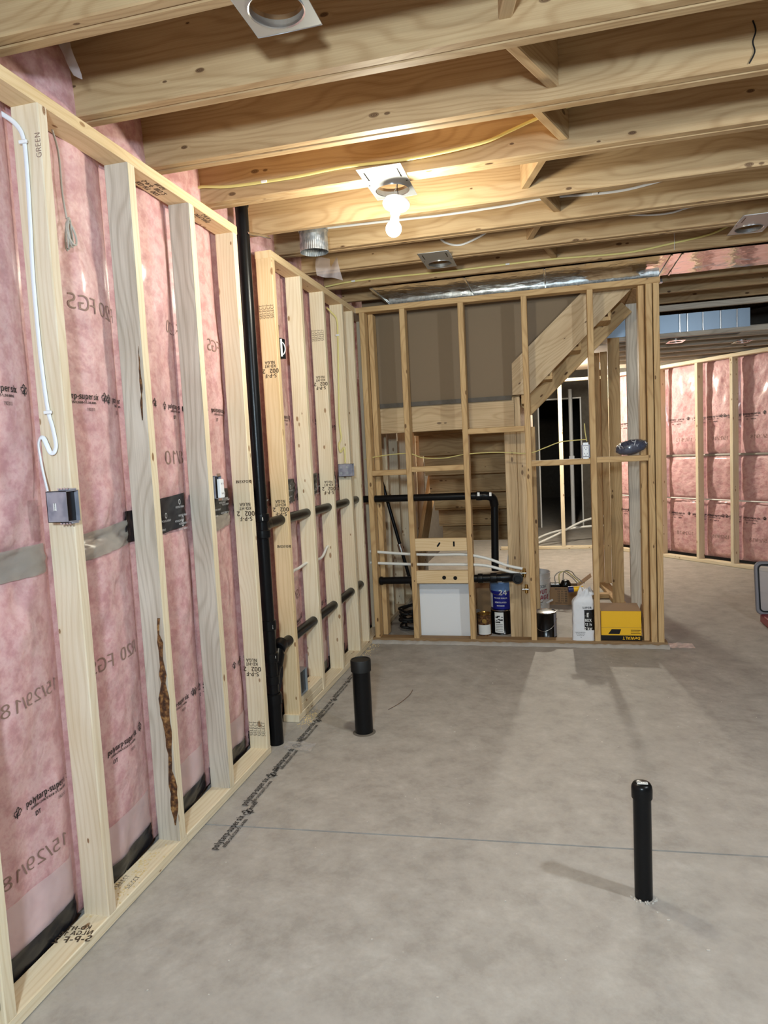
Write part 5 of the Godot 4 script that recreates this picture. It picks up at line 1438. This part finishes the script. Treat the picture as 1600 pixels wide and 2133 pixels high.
	var face := func(x: float, y: float, lift: float) -> Vector3:
		var a := acos(clampf(x / 0.09, -0.95, 0.95))
		return shape.call(a, clampf(y / 0.345, 0.01, 0.72), lift)
	var bt := MB.new()
	letters(bt, "SUPER", 0.015, func(x, y): return face.call(x + 0.028, y + 0.228, 0.0014), Vector3(0, 0, 1), true)
	letters(bt, "WHITE", 0.009, func(x, y): return face.call(x + 0.028, y + 0.208, 0.0014), Vector3(0, 0, 1), true)
	for k in 4: letters(bt, ["Protects and repairs surfaces", "Se melange avec de l'eau", "Mix with clean water", "2 kg"][k], 0.0065, func(x, y): return face.call(x - 0.02, y + 0.058 - 0.011 * k, 0.0014), Vector3(0, 0, 1), false, false, 0.6)
	put(bag, "printed_text", bt.commit(), M.ink_black)
	var bt2 := MB.new()
	for k in 4: letters(bt2, ["E", "MIX", "12 h", "2 kg"][k], [0.03, 0.019, 0.019, 0.022][k], func(x, y): return face.call(x + 0.034, y + [0.178, 0.142, 0.113, 0.084][k], 0.003), Vector3(0, 0, 1), true, false, 0.8)
	put(bag, "printed_text", bt2.commit(), M.paper_white)
	# yellow tube with blue cap lying on the bag
	var yt := thing("caulk_tube", "yellow tube with dark blue cap resting against the bag top", "tube", Vector3(1.455, 0.345, -4.93))
	put(yt, "tube_body", tube_mesh([Vector3(-0.005, 0.02, 0.0), Vector3(0.06, 0.024, -0.012)], 0.019, 16), M.box_yellow)
	put(yt, "cap", tube_mesh([Vector3(-0.04, 0.018, 0.006), Vector3(-0.005, 0.02, 0.0)], 0.021, 16), M.cap_blue)
	yt.position.y = 0.362
	# yellow tool carton
	var dx := thing("tool_carton", "yellow and black tool carton upside down between the last studs", "carton", Vector3(1.757, 0.04, -4.975))
	var W := 0.262
	var H := 0.205
	put(dx, "carton_body", box_mesh(Vector3(W, H, 0.25), 0.002), M.box_yellow, Vector3(0, H * 0.5, 0))
	put(dx, "top_flaps", box_mesh(Vector3(W - 0.004, 0.003, 0.246), 0.001), M.cardboard, Vector3(0, H + 0.0016, 0))
	put(dx, "black_base", box_mesh(Vector3(W + 0.001, 0.038, 0.251), 0.0015), M.gloss_black, Vector3(0, 0.0192, 0))
	var fl := put(dx, "flap", box_mesh(Vector3(0.003, 0.13, 0.20), 0.001), M.cardboard, Vector3(W * 0.5 + 0.012, 0.145, 0.0)); fl.rotation_degrees.z = -12
	put(dx, "flap_seam", box_mesh(Vector3(W, 0.0015, 0.001), 0.0003), M.cardboard, Vector3(0, 0.092, 0.1253))
	ink(dx, "printed_text", [["DeWALT", 0.021, 0, 0]], Vector3(0.066, 0.019, 0.1262), Vector3.LEFT, Vector3.DOWN, M.box_yellow)
	var pr := MB.new()
	var fz := 0.1258
	pr.extrude([Vector2(-0.085, 0.046), Vector2(-0.012, 0.046), Vector2(0.0, 0.08), Vector2(-0.062, 0.08)], fz - 0.0006, fz)
	put(dx, "printed_picture", pr.commit(), M.gloss_black)
	pr = MB.new()
	for k in 3: pr.box(Vector3(0.062, 0.05 + 0.011 * k, fz - 0.0006), Vector3(0.125 - 0.006 * (k % 2), 0.0535 + 0.011 * k, fz))
	put(dx, "printed_text", pr.commit(), M.gloss_black)  # plain bars drawn as lines of print, without letters
	# blue bundle on the blocking
	var nb := thing("navy_bundle", "navy net bundle in clear plastic on the blocking between the last studs", "bundle", Vector3(1.845, 1.301, BZ - 0.035))
	var bu := MB.new()
	var egg := func(s: float, t: float, k: float) -> Vector3:
		var a: float = TAU * s
		var ph: float = PI * t
		var d := Vector3(cos(ph), sin(ph) * sin(a), sin(ph) * cos(a))
		var w := k * (1.0 + 0.12 * nz.get_noise_3d(d.x * 2.0, d.y * 2.0, d.z * 2.0 + k * 3.0) + 0.05 * nz.get_noise_3d(d.x * 7.0, d.y * 7.0, d.z * 7.0))
		var y := d.y * 0.05 * w
		return Vector3(d.x * 0.098 * w, 0.054 + y + 0.12 * d.x * 0.12, d.z * 0.05 * w)
	bu.grid(func(s, t): return egg.call(s, t, 0.97), 30, 24)
	put(nb, "net", bu.commit(), M.navy_net)
	var wr := MB.new()
	wr.grid(func(s, t): return egg.call(s, t, 1.06), 30, 24)
	put(nb, "plastic_wrap", wr.commit(), M.wrap_film)
	for i in 7:
		var pts := []
		for k in 14:
			var s := 0.05 + 0.4 * k / 13.0 + 0.08 * sin(k * 1.1 + i * 2.0)
			pts.append(egg.call(s, 0.12 + 0.11 * i + 0.05 * sin(k * 0.8 + i), 1.0))
		put(nb, "cord", tube_mesh(smooth(pts, 3), 0.0022, 5), M.white_cable if i % 3 == 0 else M.navy_net)

func build_floor_things() -> void:
	# tool case with raised lid at the right edge
	var t := thing("tool_case", "red tool case with raised grey framed lid at the right edge", "tool case", Vector3(2.95, 0.0, -5.42))
	put(t, "case_body", box_mesh(Vector3(0.34, 0.07, 0.26), 0.012), M.tool_red, Vector3(0.02, 0.036, 0.0))
	var lid := Node3D.new(); lid.name = "lid"; t.add_child(lid, true); lid.position = Vector3(0.0, 0.07, -0.12); lid.rotation_degrees.x = -8
	var fr := []
	for k in 25:
		var a := TAU * k / 24.0 + PI / 4
		var c := Vector2(signf(cos(a)) * 0.13, signf(sin(a)) * 0.15) + Vector2(cos(a), sin(a)) * 0.035
		fr.append(Vector3(c.x, 0.19 + c.y, 0))
	put(lid, "frame", tube_mesh(fr, 0.016, 10), M.tool_grey)
	put(lid, "gasket", tube_mesh(fr.map(func(q): return Vector3(q.x * 0.93, 0.19 + (q.y - 0.19) * 0.94, 0.012)), 0.006, 8), M.black_rubber)
	put(lid, "pane", box_mesh(Vector3(0.31, 0.35, 0.006), 0.002), M.lid_pane, Vector3(0, 0.19, 0))
	# printed vapour film sticking out from under the left plate
	var f := thing("floor_film", "clear printed plastic film sticking out from under the left wall plate", "plastic film", Vector3(0.06, 0.0, -3.0))
	var mb := MB.new()
	mb.grid(func(s, q):
		var z := lerpf(-2.19, -4.25, q)
		var wd := 0.20 if z > -2.42 else (0.105 + 0.015 * nz.get_noise_2d(z * 3.0, 1.0)) * lerpf(1.0, 0.45, clampf((-z - 3.0) / 1.2, 0.0, 1.0))
		return Vector3(0.001 + wd * s, 0.0016 + 0.0012 * absf(nz.get_noise_2d(z * 9.0, s * 3.0)), z) - Vector3(0.06, 0, -3.0), 4, 60)
	put(f, "sheet", mb.commit(), M.floor_film)
	var pk := MB.new()
	var zc := -2.25
	var i := 0
	while zc > -4.2:
		var sc := lerpf(1.0, 0.55, clampf((-zc - 3.0) / 1.2, 0.0, 1.0))
		var xo := 0.085 * sc + 0.012 + (0.03 if zc > -2.5 else 0.0)
		var pl := func(dx: float, dy: float) -> Callable: return func(x, y): return Vector3(xo - (y + dy) * sc - 0.06, 0.0042, zc - (x + dx) + 3.0)
		letters(pk, "polytarp-super six", 0.026, pl.call(0.0, 0.012), Vector3.UP, true, false, 0.75)
		letters(pk, "69000-CAN/CGSB-51.34-M86", 0.014, pl.call(0.0, -0.018), Vector3.UP, true, false, 0.75)
		maple(pk, pl.call(0.15, 0.0), 0.026, Vector3.UP)
		letters(pk, "200409", 0.016, pl.call(0.2, 0.0), Vector3.UP, true, false, 0.8)
		zc -= 0.31
		i += 1
	put(f, "printed_text", pk.commit(), M.ink_black)
	# scrap of film by the stack
	var s := thing("film_scrap", "crumpled clear plastic scrap on the floor by the drain stack", "plastic scrap", Vector3(0.09, 0.0, -3.02))
	var sm := MB.new()
	sm.grid(func(a, b): return Vector3(-0.05 + 0.15 * a, 0.006 + 0.012 * absf(nz.get_noise_2d(a * 5.0, b * 5.0)) + 0.004 * a, 0.05 - 0.09 * b + 0.02 * a), 10, 8)
	put(s, "sheet", sm.commit(), M.clear_film)
	var s2 := thing("film_scrap", "crumpled clear plastic scrap on the floor at the partition's end", "plastic scrap", Vector3(2.13, 0.0, -4.86))
	var sm2 := MB.new()
	sm2.grid(func(a, b): return Vector3(-0.07 + 0.16 * a, 0.005 + 0.014 * absf(nz.get_noise_2d(a * 4.0, b * 6.0)), 0.05 - 0.12 * b), 10, 8)
	put(s2, "sheet", sm2.commit(), M.clear_film)
	# wire snippet behind the thick floor pipe
	var ws := thing("wire_snippet", "thin bent wire lying on the floor beside the thick capped pipe", "wire", Vector3(0.52, 0.0, -3.75))
	put(ws, "wire", tube_mesh(smooth([Vector3(-0.09, 0.003, 0.22), Vector3(-0.05, 0.003, 0.12), Vector3(-0.02, 0.006, 0.0), Vector3(-0.02, 0.003, -0.1)]), 0.0014, 6), M.bark)
	# chips and crumbs scattered on the slab
	var ch := MB.new()
	for k in 170:
		var c := Vector3(rng.randf_range(0.15, 3.2), 0.0012, rng.randf_range(-4.6, -1.0))
		var q := rng.randf_range(0.0008, 0.0022)
		ch.box(c - Vector3(q * rng.randf_range(0.6, 2.4), 0.001, q), c + Vector3(q * rng.randf_range(0.6, 2.4), q * 0.7, q))
	var cc := put(self, "floor_crumbs", ch.commit(), M.rock_chip)
	cc.set_meta("kind", "stuff"); cc.set_meta("label", "pale crumbs scattered over the concrete slab"); cc.set_meta("category", "debris")
	var sd := MB.new()
	for k in 420:
		var zc2: float = [-3.34, -3.36, -3.4, -4.6, -4.75, -1.8, -1.95][k % 7] + rng.randfn(0.0, 0.06)
		var onp := k % 7 > 4
		var c := Vector3((-0.045 if onp else 0.03) + rng.randfn(0.0, 0.02), 0.0412 if onp else 0.001, zc2)
		if onp: c.x = clampf(c.x, -0.085, -0.005)
		var q := rng.randf_range(0.0006, 0.0018)
		sd.box(c - Vector3(q * 1.6, 0.0008, q), c + Vector3(q * 1.6, q, q * 1.2))
	var sw := put(self, "sawdust", sd.commit(), M.sawdust)
	sw.set_meta("kind", "stuff"); sw.set_meta("label", "sawdust along the left wall plates"); sw.set_meta("category", "sawdust")
